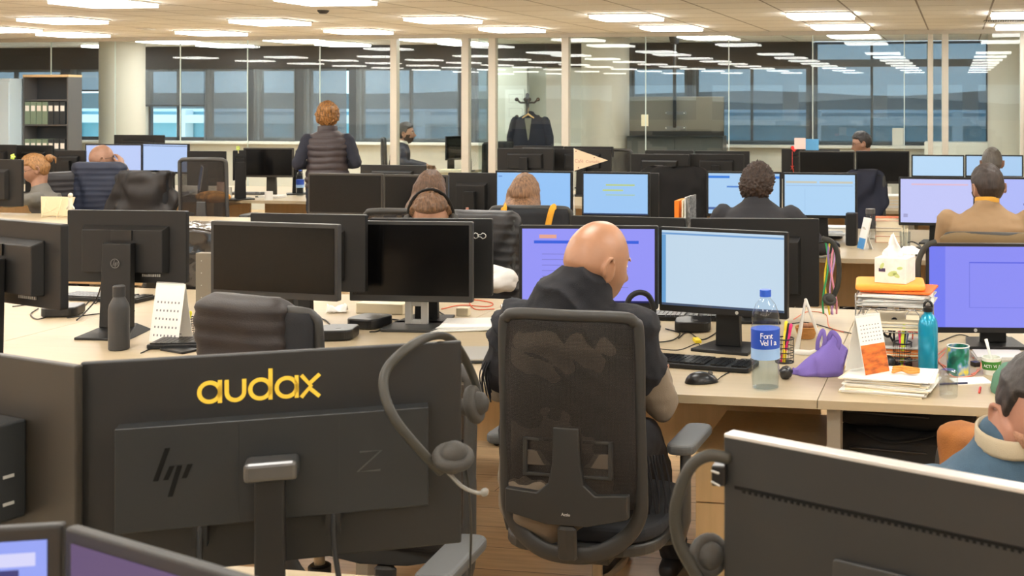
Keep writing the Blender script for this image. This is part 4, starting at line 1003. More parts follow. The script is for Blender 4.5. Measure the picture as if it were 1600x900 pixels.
far('dark monitor under the coat, behind the pennant', 866, 955, 233, 268, 'back', D=11.4)
far('dark monitor back behind the pennant, further off', 802, 880, 228, 240, 'back', D=12.4)
far('dark monitor back beside the wall column, further off', 881, 958, 229, 245, 'back', D=12.4)
far('black monitor under the hanging television, left front', 986, 1076, 241, 285, 'back', D=11.0)
far('black monitor under the hanging television, right front', 1078, 1162, 241, 285, 'back', D=11.0)
far('black monitor under the hanging television, left rear', 1008, 1083, 235, 262, 'back', D=11.8)
far('black monitor under the hanging television, right rear', 1086, 1171, 236, 265, 'back', D=11.8)
far('dark monitor back with the red heart on its corner', 1221, 1312, 233, 280, 'back', D=11.7)
far('grey switched-off monitor left of the black one', 1248, 1336, 236, 286, 'front', D=11.0, yaw=2, hous=MB_)
far('black switched-off monitor above the photo frame', 1337, 1421, 236, 287, 'front', D=10.95, yaw=2)
far('lit pale blue monitor left of the grey-haired head', 1424, 1507, 242, 278, 'front', D=11.0, scr=(186,218,246,1))
far('lit pale blue monitor behind the grey-haired head', 1508, 1599, 242, 278, 'front', D=10.9, scr=(172,206,240,1))
# ------------------------------------------------------------------ chairs
def back_at(px, D, rz):
    """chair centre whose backrest shows at column px"""
    a = math.radians(rz); p = atD(px, 400, D-.235*math.cos(a-YAW)); return Vector((p.x-.235*math.sin(a), p.y+.235*math.cos(a), 0))
chair('black mesh office chair under the bald man in black', *tuple(back_at(889, 3.50, -2))[:2], -2, W_=.395, zt=1.08, zb=.415, detail=True, seat=.475)
def chair_px(label, px, D, rz, **k):
    p = back_at(px, D, rz); return chair(label, p.x, p.y, rz, **k)
chair_px('mesh office chair behind the audax monitor, facing the camera', 598, 2.62, 183, W_=.45, zt=1.03)
chair_px('black office chair under the padded jacket by the pencil cup', 405, 3.62, -14, W_=.42, zt=1.075, back='pad', arms=False)
chair_px('black office chair beyond the nearest monitors at left edge', -85, 2.8, 160, W_=.42, zt=1.02, back='pad')
chair_px('office chair of the man in denim, hung with a tan jacket', 1540, 2.72, 130, W_=.30, zt=.83, back='pad', arms=False)
chair_px('black office chair of the long-haired woman with mustard straps', 828, 6.55, 4, W_=.44, zt=1.09, back='pad')
chair_px('office chair with arched grey frame of the brown-haired woman', 635, 6.6, 6, W_=.46, zt=1.07)
chair_px('office chair of the curly-haired man', 1188, 6.6, 0, W_=.44, zt=.98, back='pad', arms=False)
chair_px('office chair of the man in the brown shirt', 1545, 6.35, 0, W_=.46, zt=.97, back='pad', arms=False)
chair_px('office chair hung with a long black coat', 1052, 9.05, 186, W_=.42, zt=1.08, back='pad')
chair_px('office chair hung with a navy quilted vest', 155, 10.4, 12, W_=.42, zt=1.08, back='pad', arms=False)
chair_px('office chair hung with a dark parka', 226, 10.2, 10, W_=.42, zt=1.04, back='pad', arms=False)
chair_px('empty mesh office chair with a patterned bag on the seat', 316, 10.05, 10, W_=.385, zt=1.17, frame=mat('light_chair_frame', (62,62,62), .4))
chair_px('office chair of the woman with the bun', 102, 9.95, 232, W_=.42, zt=1.03, back='pad', arms=False)
chair_px('office chair of the headset man, hung with a black puffer', 742, 5.88, 176, W_=.44, zt=1.08, back='pad', arms=False)
chair_px('office chair in the glass office, pale badge on the back', 600, 15.5, -65, W_=.46, zt=1.15, back='pad')
chair_px('dark office chair behind the glass beside the coat stand', 782, 15.0, 30, W_=.42, zt=1.12, back='pad')
chair_px('office chair of the grey-haired person', 1552, 9.0, 0, W_=.44, zt=.9, back='pad', arms=False)
chair_px('office chair of the dark-haired man with glasses', 1362, 12.4, 90, W_=.44, zt=1.0, back='pad', arms=False)
chair_px('mesh office chair near the glass wall left of the pennant', 958, 12.2, 185, W_=.4, zt=1.13)
# ------------------------------------------------------------------ garments on chairs
LEA = mat('dark_brown_quilt', (36,30,29), .55, bump=.35, bs=250)
def drape_px(label, px, D, rz, W_, zt, zb, m, **k):
    p = back_at(px, D, rz); return draped(label, p.x, p.y, rz, W_, zt, zb, m, **k)
drape_px('dark brown quilted jacket over the chair by the pencil cup', 384, 3.62, -14, .33, 1.112, .55, LEA, quilt=1.3, th=.055, yb_=-.235, folds=.006)
drape_px('black puffer over the headset man\'s chair', 750, 5.88, 176, .47, 1.10, .45, mat('black_puffer', (30,30,32), .45, bump=.3, bs=200), quilt=1.8, yb_=-.235)
drape_px('navy quilted vest over a chair behind the bald man with glasses', 155, 10.4, 12, .47, 1.13, .5, mat('navy_quilt', (34,42,62), .6, bump=.3, bs=200), quilt=1.7, yb_=-.235)
drape_px('dark parka slumped over a chair, left of the mesh chair', 226, 10.2, 10, .50, 1.07, .45, mat('dark_parka', (34,31,31), .6, bump=.4, bs=150), folds=.035, yb_=-.235, slope=3, seed=4)
drape_px('long black coat over a chair in the second row', 1052, 9.05, 186, .52, 1.145, .3, FABK, folds=.03, yb_=-.235, slope=2, seed=6)
drape_px('tan suede jacket over the chair of the man in denim', 1538, 2.72, 130, .26, .885, .45, mat('tan_suede', (150,92,36), .85, bump=.5, bs=300, var=.2, vs=12), folds=.010, yb_=-.24, slope=5, seed=9, th=.06)
drape_px('olive brown jacket over the chair of the man in the brown shirt', 1545, 6.35, 0, .50, .985, .5, mat('olive_cord', (112,92,62), .9, bump=.5, bs=250), folds=.008, yb_=-.24, slope=1, seed=12)
drape_px('black quilted jacket on the chair of the woman with the bun', 102, 9.95, 232, .46, 1.05, .5, mat('black_puffer2', (38,36,40), .5, bump=.3, bs=200), quilt=1.5, yb_=-.235)
drape_px('navy coat over a chair behind the right blue monitor', 1352, 8.9, 186, .30, 1.13, .4, mat('navy_coat', (36,40,56), .85, bump=.4, bs=300), folds=.03, seed=15)
chair_px('office chair under the navy coat', 1352, 8.9, 186, W_=.28, zt=1.09, back='pad', arms=False)
# mustard backpack hung on a chair back
p = back_at(828, 6.55, 4); MUS = mat('mustard_canvas', (212,150,34), .8, bump=.3, bs=400)
g = thing('backpack', 'mustard backpack hanging behind the long-haired woman\'s chair', 'backpack', (p.x, p.y, 0), 4)
obj('strap', MB().tube(bezier([(-.135,-.245,1.105), (-.125,-.29,1.09), (-.12,-.30,.98), (-.105,-.305,.90)], 14), [(.017,.004)]*13, 8, up=(0,1,0)), MUS, g, smooth=True)
obj('strap', MB().tube(bezier([(.145,-.245,1.105), (.135,-.29,1.09), (.11,-.30,.98), (.09,-.305,.90)], 14), [(.017,.004)]*13, 8, up=(0,1,0)), MUS, g, smooth=True)
m = MB(); m.tube([(0,-.33,.93), (0,-.345,.86), (0,-.36,.66), (0,-.35,.52)], [(.10,.03), (.14,.05), (.15,.07), (.13,.05)], 24, up=(0,1,0)); obj('sack', m, MUS, g, smooth=True)
# ------------------------------------------------------------------ people
def hairc(n, c, v=.35): return mat(n, c, .5, bump=.6, bs=160, var=v, vs=30, stretch=(4, 4, .5))
TAUPE = mat('taupe_shirt', (120,108,92), .85, bump=.4, bs=500)
SK_BALD = mat('skin_bald', (164,120,92), .38, bump=.05, bs=500, var=.09, vs=18)
P1, Hc, S, Mh = person('bald man in a black shawl seen from behind, on the mesh chair', 934, 411, 3.53, 2, side=.07, lean=.13, hair='bald', skin=SK_BALD, hyaw=36, pitch=14, sc=1.08, vox=.008, shirt=TAUPE, hoist=.105,
    hands=[((-.24, .14, .80), (-.16, .40, .80)), ((.265, .13, .775), (.17, .43, .80))], footfwd=.78, trousers=mat('black_trousers', (26,26,30), .9, bump=.4, bs=500), fold=.008, shoulder=.19)
SH = mat('black_shawl', (30,31,36), .95, bump=.6, bs=500)
mb = MB(); g0 = .036
tt = [S+Vector((0,-.005,-.47)), S+Vector((0,-.015,-.34)), S+Vector((0,-.01,-.18)), S+Vector((0,0,-.05)), S+Vector((0,0,.02)), S+Vector((.02,.012,.075)), S+Vector((.035,.03,.115))]
mb.tube(tt, [(.212,.175), (.216,.175), (.215,.165), (.195,.132), (.15,.112), (.108,.10), (.088,.088)], 30, up=(0,1,0), dome=False)
for s_, el in ((-1, Vector((-.24,.14,.80))), (1, Vector((.235,.12,.82)))):
    sh = S+Vector((s_*.165,0,-.04)); mb.ball(sh, (.095,.092,.088), 18); limb(mb, [sh, sh.lerp(el,.5), sh.lerp(el,.70)], [.090,.082,.078])
def shawl_fold(co, n_):
    u = co.x*2.2+co.z*1.0; q = 1-2*abs(math.sin((co.z+co.x*.60+.2*abs(co.x))*34+3.5*noise.noise(co*5)))**.7; lo = max(.25, min(1, (co.z-S.z+.22)/.1))
    return .0085*q*lo+.007*noise.noise(co*11)+.003*noise.noise(co*34)
obj('shawl', solid(mb, 'shawl', .007, 4, shawl_fold), SH, P1)
m = MB()
FR1 = m
for k in range(9):
    x_ = -.235-.006*(k % 3); m.tube(bezier([(x_, .02+.008*k, .90), (x_-.01+.004*math.sin(k*2), .01+.008*k, .86), (x_-.006*math.cos(k), .012+.008*k, .80-.006*(k % 4))], 8), .0022, 6)
obj('fringe', m, SH, P1, smooth=True); m = MB()
for k in range(12):
    x_ = .235+.008*k; m.tube(bezier([(x_-.02, -.02+.004*k, .66), (x_+.004*math.sin(k*3), -.022+.004*k, .56), (x_+.006*math.cos(k*2), -.02+.004*k, .50)], 8), .0028, 6)
obj('fringe', m, SH, P1, smooth=True)
DEN = mat('denim_blue', (58,84,104), .85, bump=.5, bs=600, var=.15, vs=20)
person('man in a blue denim shirt with short dark hair, cut by the right edge', 1628, 648, 2.42, 154, side=-.07, lean=.10, hair='short', hairm=hairc('black_brown_hair', (40,32,28)), shirt=DEN, collar=mat('stone_collar', (176,164,140), .85, bump=.3, bs=500), sc=1.04, vox=.007,
    hoist=.125, beard=mat('short_beard', (166,124,100), .8, bump=.3, bs=500, var=.25, vs=200), pitch=8, bulk=1.02, skin=mat('skin_rosy', (160,114,94), .45, bump=.08, bs=600, var=.1, vs=25))
person('woman standing in a dark quilted vest, curly ginger hair pinned up', 512, 182, 10.5, -26, sit=False, lean=.02, hair='updo', hairm=hairc('ginger_hair', (150,104,54), .8), shirt=mat('navy_knit', (36,38,50), .9, bump=.4, bs=300),
    vest=mat('brown_black_quilt', (58,50,52), .55, bump=.3, bs=200), hands=[((-.245,-.05,1.10), (-.14,.16,1.08)), ((.245,-.05,1.10), (.14,.16,1.08))], sc=.97, shoulder=.178, bulk=.95, hoist=.055, trousers=mat('dark_jeans', (34,38,48), .85))
person('bearded man in a navy jacket seated in the glass office', 634, 208, 15.4, 66, hair='short', hairm=hairc('near_black_hair', (34,28,26)), shirt=mat('navy_jacket', (28,34,52), .8, bump=.3, bs=300), beard=mat('dark_beard', (62,44,34), .9, bump=.6, bs=300), sc=1.15, collar=PAPER, hoist=.085)
person('woman with blond hair in a bun and glasses, grey sweatshirt', 54, 264, 9.85, -122, hair='bun', hairm=hairc('blond_hair', (150,108,64), .45), shirt=mat('grey_sweat', (108,106,100), .9, bump=.4, bs=300), glasses=True, pitch=20, sc=1.02, hoist=.03, lean=.16,
    hands=[((-.25,.14,.86), (-.16,.36,.82)), ((.27,.16,.84), (.22,.42,.81))], hyaw=-6)
person('bald man with glasses, hand at his mouth, facing lit screens', 160, 248, 10.55, 8, hair='bald', shirt=mat('beige_pullover', (150,130,104), .9, bump=.3, bs=300), glasses=True, hyaw=32, hands=[((-.25,.12,.84), (-.15,.38,.79)), ((.29,.16,.90), (.16,.18,1.08))], sc=1.06, hoist=.02)
Pm, Hc, S, Mh = person('man in a white shirt with a headset, head bowed behind the clipped monitor', 673, 338, 5.72, 158, hair='fringe', hairm=hairc('brown_hair', (104,74,48), .45), shirt=mat('white_shirt', (206,204,200), .8, bump=.4, bs=200), pitch=28, lean=.18, hoist=.04, sc=1.05,
    fold=.014, hands=[((-.37,.24,.79), (-.20,.36,.79)), ((.28,.14,.80), (.16,.36,.80))], shoemat=mat('grey_sneaker', (150,146,140), .7, bump=.6, bs=60, var=.5, vs=30), footfwd=.45)
pts = [tuple(Mh @ Vector((.100*math.cos(math.radians(a)), -.004, -.01+.153*math.sin(math.radians(a))))) for a in range(-5, 190, 13)]
hs = thing('headset', 'black headset worn by the man in the white shirt', 'headset', Pm.location, -158)
obj('headband', MB().tube(pts, [(.010,.004)]*len(pts), 8, up=tuple(Mh.to_3x3() @ Vector((0,1,0)))), BLK, hs, smooth=True)
for s_ in (-1, 1):
    m = MB(); cup(m, Mh @ Vector((s_*.098, -.006, -.016)), Mh.to_3x3() @ Vector((s_, 0, 0)), .034); obj('ear_cup', m, EARM, hs, smooth=True)
person('woman with brown hair seen from behind, above the headset man', 673, 298, 7.0, -8, hair='long', hairm=hairc('brown_long_hair', (92,66,46)), shirt=mat('mauve_grey_knit', (104,94,92), .9), hoist=.02, sc=.98)
person('woman with long light brown hair, beside mustard straps', 820, 304, 6.95, -6, hair='long', hairm=hairc('light_brown_hair', (128,94,66), .5), shirt=mat('dark_knit', (34,30,36), .9), sc=.98, hoist=.02, pitch=6)
person('curly dark-haired man in a black sweater, hand on the mouse', 1184, 291, 6.85, -2, hair='curly', hairm=hairc('curly_dark_hair', (58,42,32), .55), shirt=mat('charcoal_sweater', (44,44,48), .9, bump=.4, bs=300), hyaw=8, hoist=.115, shoulder=.215, bulk=1.12, sc=1.02,
    hands=[((-.28,.10,.84), (-.20,.36,.79)), ((.36,.12,.82), (.40,.42,.785))], pitch=8)
person('man with short dark hair in a brown shirt, mustard undershirt', 1542, 293, 6.65, 0, hair='short', hairm=hairc('short_dark_hair', (52,40,34)), shirt=mat('brown_work_shirt', (150,122,90), .85, bump=.4, bs=300), hyaw=-28, hoist=.11, shoulder=.235, bulk=1.2, sc=1.08, beard=mat('dark_beard', (62,44,34)),
    collar=mat('mustard_tee', (214,160,60), .85), pitch=8)
person('person with cropped grey hair facing the pale blue screens', 1550, 254, 9.35, 0, hair='buzz', hairm=hairc('grey_hair', (112,106,100), .2), shirt=mat('grey_top', (70,70,74), .9), sc=1.0)
person('dark-haired man with glasses behind the grey switched-off monitor', 1346, 224, 12.05, -96, hair='short', hairm=hairc('near_black_hair', (34,28,26)), shirt=mat('dark_top', (40,40,46), .9), glasses=True, pitch=14)
# ------------------------------------------------------------------ things on, under and beside the desks
def W3(px, py): return on_desk(px, py)
def keyboard(label, px, py, rz, w=.44, d=.135, m=BLK, km=BLK2, loc=None, group=None):
    p = loc or W3(px, py); t = thing('keyboard', label, 'keyboard', p, rz, group)
    obj('case', MB().poly(rrect(w, d, .012, 3), .002, .018), m, t, bev=.003)
    k = MB(); n = int(w/.0195)
    for r in range(6):
        for c in range(n):
            if c in (int(n*.68), int(n*.82)) : continue
            if r == 0 and 3 < c < 9: continue
            x = -w/2+.012+c*.0192; y = -d/2+.010+r*.0195; k.box(x, y, .018, x+.0165, y+.0165, .0235)
        if r == 0: k.box(-w/2+.012+4*.0192, -d/2+.010, .018, -w/2+.012+9*.0192-.003, -d/2+.0265, .0235)
    ko = obj('keys', k, km, t); return t
def mouse(label, px, py, rz, m=BLK2, sc=1, cable=None):
    p = W3(px, py); t = thing('computer_mouse', label, 'mouse', p, rz)
    vs = MB(); vs.ball((0, 0, .0), (.031*sc, .056*sc, .037*sc), 24)
    vs.v = [(x, y, max(z, .001)*(1-.15*(y/.056))) for x, y, z in vs.v]; obj('shell', vs, m, t, smooth=True)
    obj('wheel', MB().lathe([(.008, -.003), (.008, .003)], 14, M=T(0, .03*sc, .030*sc) @ Rot('Y', 90)), GREYP, t, smooth=40)
    if cable:
        loc = [Vector((0, .055*sc, .008))]+[Rot('Z', -rz).to_3x3() @ (W3(*c)-p)+Vector((0, 0, .003)) for c in cable]
        obj('cable', MB().tube(bezier(loc, 16), .0018, 6), BLK, t, smooth=True)
    return t
def minipc(label, px, py, rz, cabs=()):
    p = W3(px, py); t = thing('mini_computer', label, 'small computer', p, rz)
    obj('case', MB().poly(rrect(.145, .145, .035, 6), .003, .042), BLK2, t, bev=.006)
    obj('badge', MB().lathe([(.010, 0), (.010, .0008)], 18, (0.01, -.02, .042)), GREYP, t, smooth=40)
    obj('ports', MB().box(-.045, .071, .012, -.02, .0735, .02).box(-.01, .071, .012, .01, .0735, .02), ALU, t)
    return t
def cable(label, pts, m=BLK, r=.0025, group='loose cables on the desks', zs=None):
    P = []
    for i, q in enumerate(pts):
        if len(q) == 2: v = W3(*q)+Vector((0, 0, r+.001))
        else: v = atz(q[0], q[1], q[2])
        P.append(v)
    o = P[0]; return single('cable', label, 'cable', MB().tube(bezier([q-o for q in P], 8*len(P)), r, 6), m, o, group=group, smooth=True)
def papers(label, px, py, w, d, n, rz, name='paper_stack', m=None, spread=.006, group=None, th=.004, cols=None, loc=None, cat='papers'):
    p = loc or W3(px, py); mb = MB(); rnd = random.Random(int(px*7+py))
    ms = cols or [m or PAPER]
    for k in range(n):
        mb.mi = rnd.randrange(len(ms)) if k < n-1 else 0
        M = T(rnd.uniform(-spread, spread), rnd.uniform(-spread, spread), k*th) @ Rot('Z', rnd.uniform(-3, 3)*(spread/.006)); mb.box(-w/2, -d/2, 0, w/2, d/2, th*.82, M)
    return single(name, label, cat, mb, ms, p, rz, group)
PAPER2 = mat('paper_grey', (205,204,200), .8); PAPER3 = mat('paper_cream', (236,224,196), .8)
def bottle(label, px, py, prof, m, cap=None, capm=None, name='bottle', extra=None, seg=32, cat='bottle', loc=None):
    p = loc or W3(px, py); t = thing(name, label, cat, p)
    obj('bottle_body', MB().lathe(prof, seg), m, t, smooth=35)
    if cap: obj('cap', MB().lathe(cap, seg), capm, t, smooth=35)
    return t
def cupm(label, px, py, r, h, m, name='mug', inner=None, taper=1.0, cat='mug', loc=None):
    p = loc or W3(px, py); t = thing(name, label, cat, p)
    obj('cup_wall', MB().lathe([(r*taper, 0), (r, h), (r-.003, h), (r*taper-.003, .004), (.001, .004)], 32), m, t, smooth=35); return t
# --- bald man's desk
keyboard('black keyboard in front of the bald man, right of his sleeve', 1085, 571, -8, w=.44)
mouse('black wired mouse in front of the black keyboard', 1096, 598, -70, cable=[(1130,588), (1160,572), (1175,560)])
keyboard('black keyboard behind the bald man\'s monitors', 1050, 497, 4, w=.40)
minipc('black mini computer left of the wide monitor stand', 1083, 515, 10)
cable('tangle of dark cable on the desk, left of the mini computer', [(1015,505), (1028,522), (1022,535), (1050,533), (1062,522), (1040,515)])
cable('dark cable running from the mini computer to the keyboard', [(1060,530), (1075,520), (1098,532), (1128,515), (1150,500), (1165,505)])
cable('thin dark cable looping behind the black keyboard', [(1020,545), (1060,548), (1090,538), (1100,550), (1130,548)], r=.0018)
single('cable_tag', 'bright yellow tag lying among cables by the monitor stand', 'tag', MB().box(-.012,-.03,0,.012,.03,.012), mat('yellow_plastic', (240,214,40), .5), W3(1089,534), 25, bev=.002)
single('red_plug', 'small red plug among the cables by the mini computer', 'plug', MB().tube([(0,-.02,.008), (0,.02,.012)], .007, 8), mat('red_plastic', (190,40,40), .4), W3(1092,518), 40, smooth=True)
# gooseneck loop standing on the desk
p = W3(1012, 520); g = thing('headset', 'black headset standing on its side, arc against the lavender screen', 'headset', p)
arcp = [atD(x, y, 4.25)-p for x, y in ((978,480), (985,464), (998,457), (1012,461), (1020,476), (1021,492), (1014,508))]; arcp[-1].z = max(arcp[-1].z, .02)
obj('headband', MB().tube(bezier(arcp, 30), [(.010,.004)]*(len(bezier(arcp, 30))), 8, up=(0,-1,0)), BLK, g, smooth=True)
m = MB(); cup(m, (0.0, .01, .035), (0, -.4, .9), .032); obj('ear_cup', m, EARM, g, smooth=True)
# water bottle with blue label
def water_bottle(label, p, s=1.0, text=True):
    g = thing('water_bottle', label, 'water bottle', p); PET = glassy('clear_pet', (246,250,252), 1.33, .04, .02)
    prof = [(.030,0), (.036,.006), (.037,.03)]+[(.0375+(.0012 if k % 2 else -.0008), .03+.012*k) for k in range(1, 9)]+[(.0375,.14), (.0375,.205), (.036,.212), (.0375,.22), (.036,.245), (.026,.275), (.014,.292), (.0135,.302)]
    prof = [(r*s*1.2, z*s) for r, z in prof]
    obj('bottle_body', MB().lathe(prof, 40), PET, g, smooth=35)
    obj('cap', MB().lathe([(.0185*s,.298*s), (.0185*s,.320*s), (.001,.319*s)], 28), mat('blue_cap', (40,90,200), .4), g, smooth=35)
    obj('label_band', MB().lathe([(.0470*s,.135*s), (.0470*s,.196*s)], 40), mat('blue_label', (30,74,176), .5), g, smooth=35)
    obj('label_lower_band', MB().lathe([(.0469*s,.100*s), (.0469*s,.135*s)], 40), mat('pale_blue_label', (150,186,230), .5), g, smooth=35)
    obj('water', MB().lathe([(.040*s,.006*s), (.0425*s,.03*s), (.0425*s,.098*s)], 30), glassy('water', (240,246,250), 1.2), g, smooth=35)
    if text:
        wm = mat('white_print', (240,240,244), .6); az = math.degrees(math.atan2(-p.y, -p.x))+90
        for s1, dz, da in (('Font', .170, -22), ('Vella', .148, -22)):
            for k, ch in enumerate(s1):
                a = math.radians(az+da+k*14-90); tm = text_mesh(ch, .026, wm, .0003); tm.parent = g; tm.name = 'lettering'
                tm.location = (.0474*math.cos(a), .0474*math.sin(a), dz); tm.rotation_euler = (math.pi/2, 0, a+math.pi/2)
    return g
water_bottle('large clear water bottle with blue label and blue cap, on the desk front', W3(1196, 607))
def ball_of(label, px, py, r, m, name, cat):
    mb = MB(); mb.ball((0,0,r*.93), r, 40); mb.v = [tuple(Vector(v)+(Vector(v)-Vector((0,0,r))).normalized()*r*.13*noise.noise(Vector(v)*90)) for v in mb.v]
    mb.v = [(x, y, max(z, 0)) for x, y, z in mb.v]; return single(name, label, cat, mb, m, W3(px, py), smooth=True)
ball_of('crumpled black foil ball right of the water bottle', 1228, 592, .0225, mat('black_foil', (44,44,46), .25, bump=.5, bs=120), 'foil_ball', 'ball')
def mesh_cup(label, px, py, pens, r=.033, h=.085):
    t = thing('pencil_cup', label, 'pencil cup', W3(px, py))
    m = MB()
    for z in (.002, .02, .038, .056, h): m.tube([(r*math.cos(2*math.pi*k/24), r*math.sin(2*math.pi*k/24), z) for k in range(24)], .0016 if z < h else .0025, 6, closed=True)
    for k in range(24): m.tube([(r*math.cos(2*math.pi*k/24), r*math.sin(2*math.pi*k/24), 0), (r*math.cos(2*math.pi*k/24), r*math.sin(2*math.pi*k/24), h)], .0007, 4)
    m.lathe([(r,0), (r,.002)], 24); obj('wire_cup', m, BLK2, t, smooth=True)
    for i, (nm, lb, col, dx, dy, L, rr) in enumerate(pens):
        b0 = Vector((-dx*.4, -dy*.4, .004)); b1 = b0+Vector((dx*1.5, dy*1.5, L)).normalized()*L
        o = obj(nm, MB().tube([Vector((0,0,0)), (b1-b0)*.75], rr, 10).tube([(b1-b0)*.75, (b1-b0)*.97], rr*.9, 10), mat('pen_%d_%d_%d' % col, col, .4), smooth=True)
        o.location = Vector(t.location)+b0; tag(o, lb, 'pen', 'pens and markers in the wire cups')
    return t
mesh_cup('black wire pencil cup behind the water bottle, pink marker in it', 1226, 566, [('marker', 'pink highlighter in the wire cup behind the water bottle', (232,50,120), .022, .004, .135, .0075), ('marker', 'yellow highlighter in the wire cup behind the water bottle', (240,214,50), .004, .012, .14, .008), ('pen', 'dark pen in the wire cup behind the water bottle', (40,40,44), .014, -.008, .14, .004)])
mesh_cup('black wire pencil cup between the desk calendar and the blue bottle', 1410, 573, [('marker', 'pink marker in the wire cup by the blue bottle', (228,50,130), -.010, .0, .125, .006), ('marker', 'lime highlighter in the wire cup by the blue bottle', (214,232,50), .006, -.004, .145, .009), ('pen', 'white pen in the wire cup by the blue bottle', (225,225,230), .016, .004, .135, .004), ('pen', 'blue-grey pen in the wire cup by the blue bottle', (90,110,150), .020, .01, .12, .004), ('pen', 'thin black pen in the wire cup by the blue bottle', (40,40,44), .012, -.012, .13, .0035)])
# scissors
p = W3(1394, 568)+Vector((0, 0, .03)); g = thing('scissors', 'black-handled scissors sticking up left of the wire cup by the blue bottle', 'scissors', p)
mb = MB()
for cx_, cz_, rx_, rz_, tl in ((-.022,.085,.014,.020,20), (.004,.105,.012,.024,-10)): mb.tube([(cx_+rx_*math.cos(2*math.pi*k/18)*math.cos(math.radians(tl))-rz_*math.sin(2*math.pi*k/18)*math.sin(math.radians(tl)), 0, cz_+rz_*math.sin(2*math.pi*k/18)) for k in range(18)], .005, 8, closed=True)
mb.tube([(-.008,0,.068), (.008,0,.04)], .004, 8).tube([(.006,0,.08), (.008,0,.04)], .004, 8)
obj('handles', mb, BLK2, g, smooth=True); obj('blades', MB().tube([(.008,0,.05), (.014,0,-.028)], [(.005,.0015), (.002,.001)], 8), STEEL, g, smooth=True)
# star-shaped red scraper
st = []
for k in range(10):
    r_ = .03 if k % 2 == 0 else .019; a_ = math.radians(90+36*k); st.append((r_*math.cos(a_), r_*math.sin(a_)))
single('star_ornament', 'red-orange star ornament above the wire cup by the blue bottle', 'ornament', MB().poly(st, 0, .008, T(0,0,.115) @ Rot('X', 80)).tube([(0,.0,0), (0,.0,.1)], .0025, 6), mat('red_orange', (226,78,48), .45), W3(1426, 560), 10, bev=.003)
# blue aluminium bottle
g = thing('metal_bottle', 'turquoise metal drinking bottle with black loop cap', 'bottle', W3(1450, 584))
obj('bottle_body', MB().lathe([(.030,0), (.0335,.004), (.0335,.018), (.0325,.02), (.0335,.022), (.0335,.165), (.031,.182), (.022,.198), (.0145,.205), (.0145,.216)], 40), mat('turquoise_metal', (0,142,178), .28, .35, coat=.4), g, smooth=35)
m = MB(); m.lathe([(.0165,.212), (.0165,.226), (.01,.232)], 24); m.tube([(.013*math.cos(a/12*math.pi), 0, .228+.020*math.sin(a/12*math.pi)) for a in range(13)], .0045, 8); obj('cap', m, BLK2, g, smooth=40)
# purple tote bag
p = W3(1278, 585); g = thing('tote_bag', 'folded purple cloth bag lying between the pencil cup and the wire tray', 'bag', p, -6); PUR = mat('purple_cloth', (122,104,182), .85, bump=.3, bs=400)
def tote(u, v):
    x = -.088+.176*u; h = .016+.118*(max(0, min(1, u/.72))**1.25); h *= 1-.35*max(0, (u-.8)/.2)**1.5
    dd = .050*(math.sin(math.pi*min(1, .08+u*.92))**.5)*(1-.25*u); a = math.pi*v
    f_ = .007*math.sin(u*16+v*7)+.006*noise.noise(Vector((u*7, v*5, 2)))
    return (x+.012*math.sin(a)*u+f_*.5, -dd*math.cos(a)+f_*.6*(1-v), max(.0012, h*math.sin(a)**.8+f_*math.sin(a)))
mb = MB(); mb.sheet(tote, 44, 30, .0015); obj('bag_body', mb, PUR, g, smooth=True)
obj('handle', MB().tube(bezier([(.0,-.01,.085), (.005,-.018,.12), (.022,-.02,.155), (.028,-.02,.12), (.02,-.012,.09)], 24), [(.007,.0015)]*25, 8, up=(0,1,0)), PUR, g, smooth=True)
obj('handle', MB().tube(bezier([(.035,-.012,.12), (.055,-.02,.150), (.078,-.02,.125), (.07,-.015,.09)], 24), [(.008,.0015)]*25, 8, up=(0,1,0)), PUR, g, smooth=True)
# white A-shaped frame
p = W3(1262, 553); g = thing('phone_stand', 'white A-shaped stand behind the purple bag', 'stand', p, 5)
mb = MB(); mb.tube([(-.040,-.01,.012), (-.008,0,.20)], [(.010,.004), (.004,.003)], 8, up=(0,1,0)).tube([(-.008,0,.20), (.052,.02,.03)], [(.006,.004), (.006,.004)], 8, up=(0,1,0)); mb.tube(bezier([(-.040,-.01,.012), (-.015,-.01,-.002+.008), (.02,-.005,.006), (.052,.02,.006)], 10), [(.008,.003)]*10, 8, up=(0,1,0)) if False else None
obj('frame', mb, WHITE, g, smooth=True); obj('base_bar', MB().tube([(-.045,-.012,.008), (.01,-.02,.006), (.055,.02,.008)], [(.012,.005)]*3, 8, up=(0,1,0)), WHITE, g, smooth=True)
# wicker bowl
mb = MB(); WK = mat('wicker', (190,136,74), .8, bump=.6, bs=150)
for k in range(7): mb.tube([((.030+.002*k)*math.cos(2*math.pi*j/28), (.030+.002*k)*math.sin(2*math.pi*j/28), .004+.0065*k) for j in range(28)], .0036, 6, closed=True)
mb.lathe([(.03,0), (.03,.004)], 24); g = thing('wicker_bowl', 'round wicker bowl behind the purple bag', 'bowl', W3(1260, 528)); obj('basket', mb, WK, g, smooth=True)
obj('contents', MB().ball((-.01,0,.045), (.022,.022,.014), 12).ball((.014,.008,.046), (.018,.018,.013), 12), mat('nuts', (150,104,72), .7, bump=.5, bs=100), g, smooth=True)
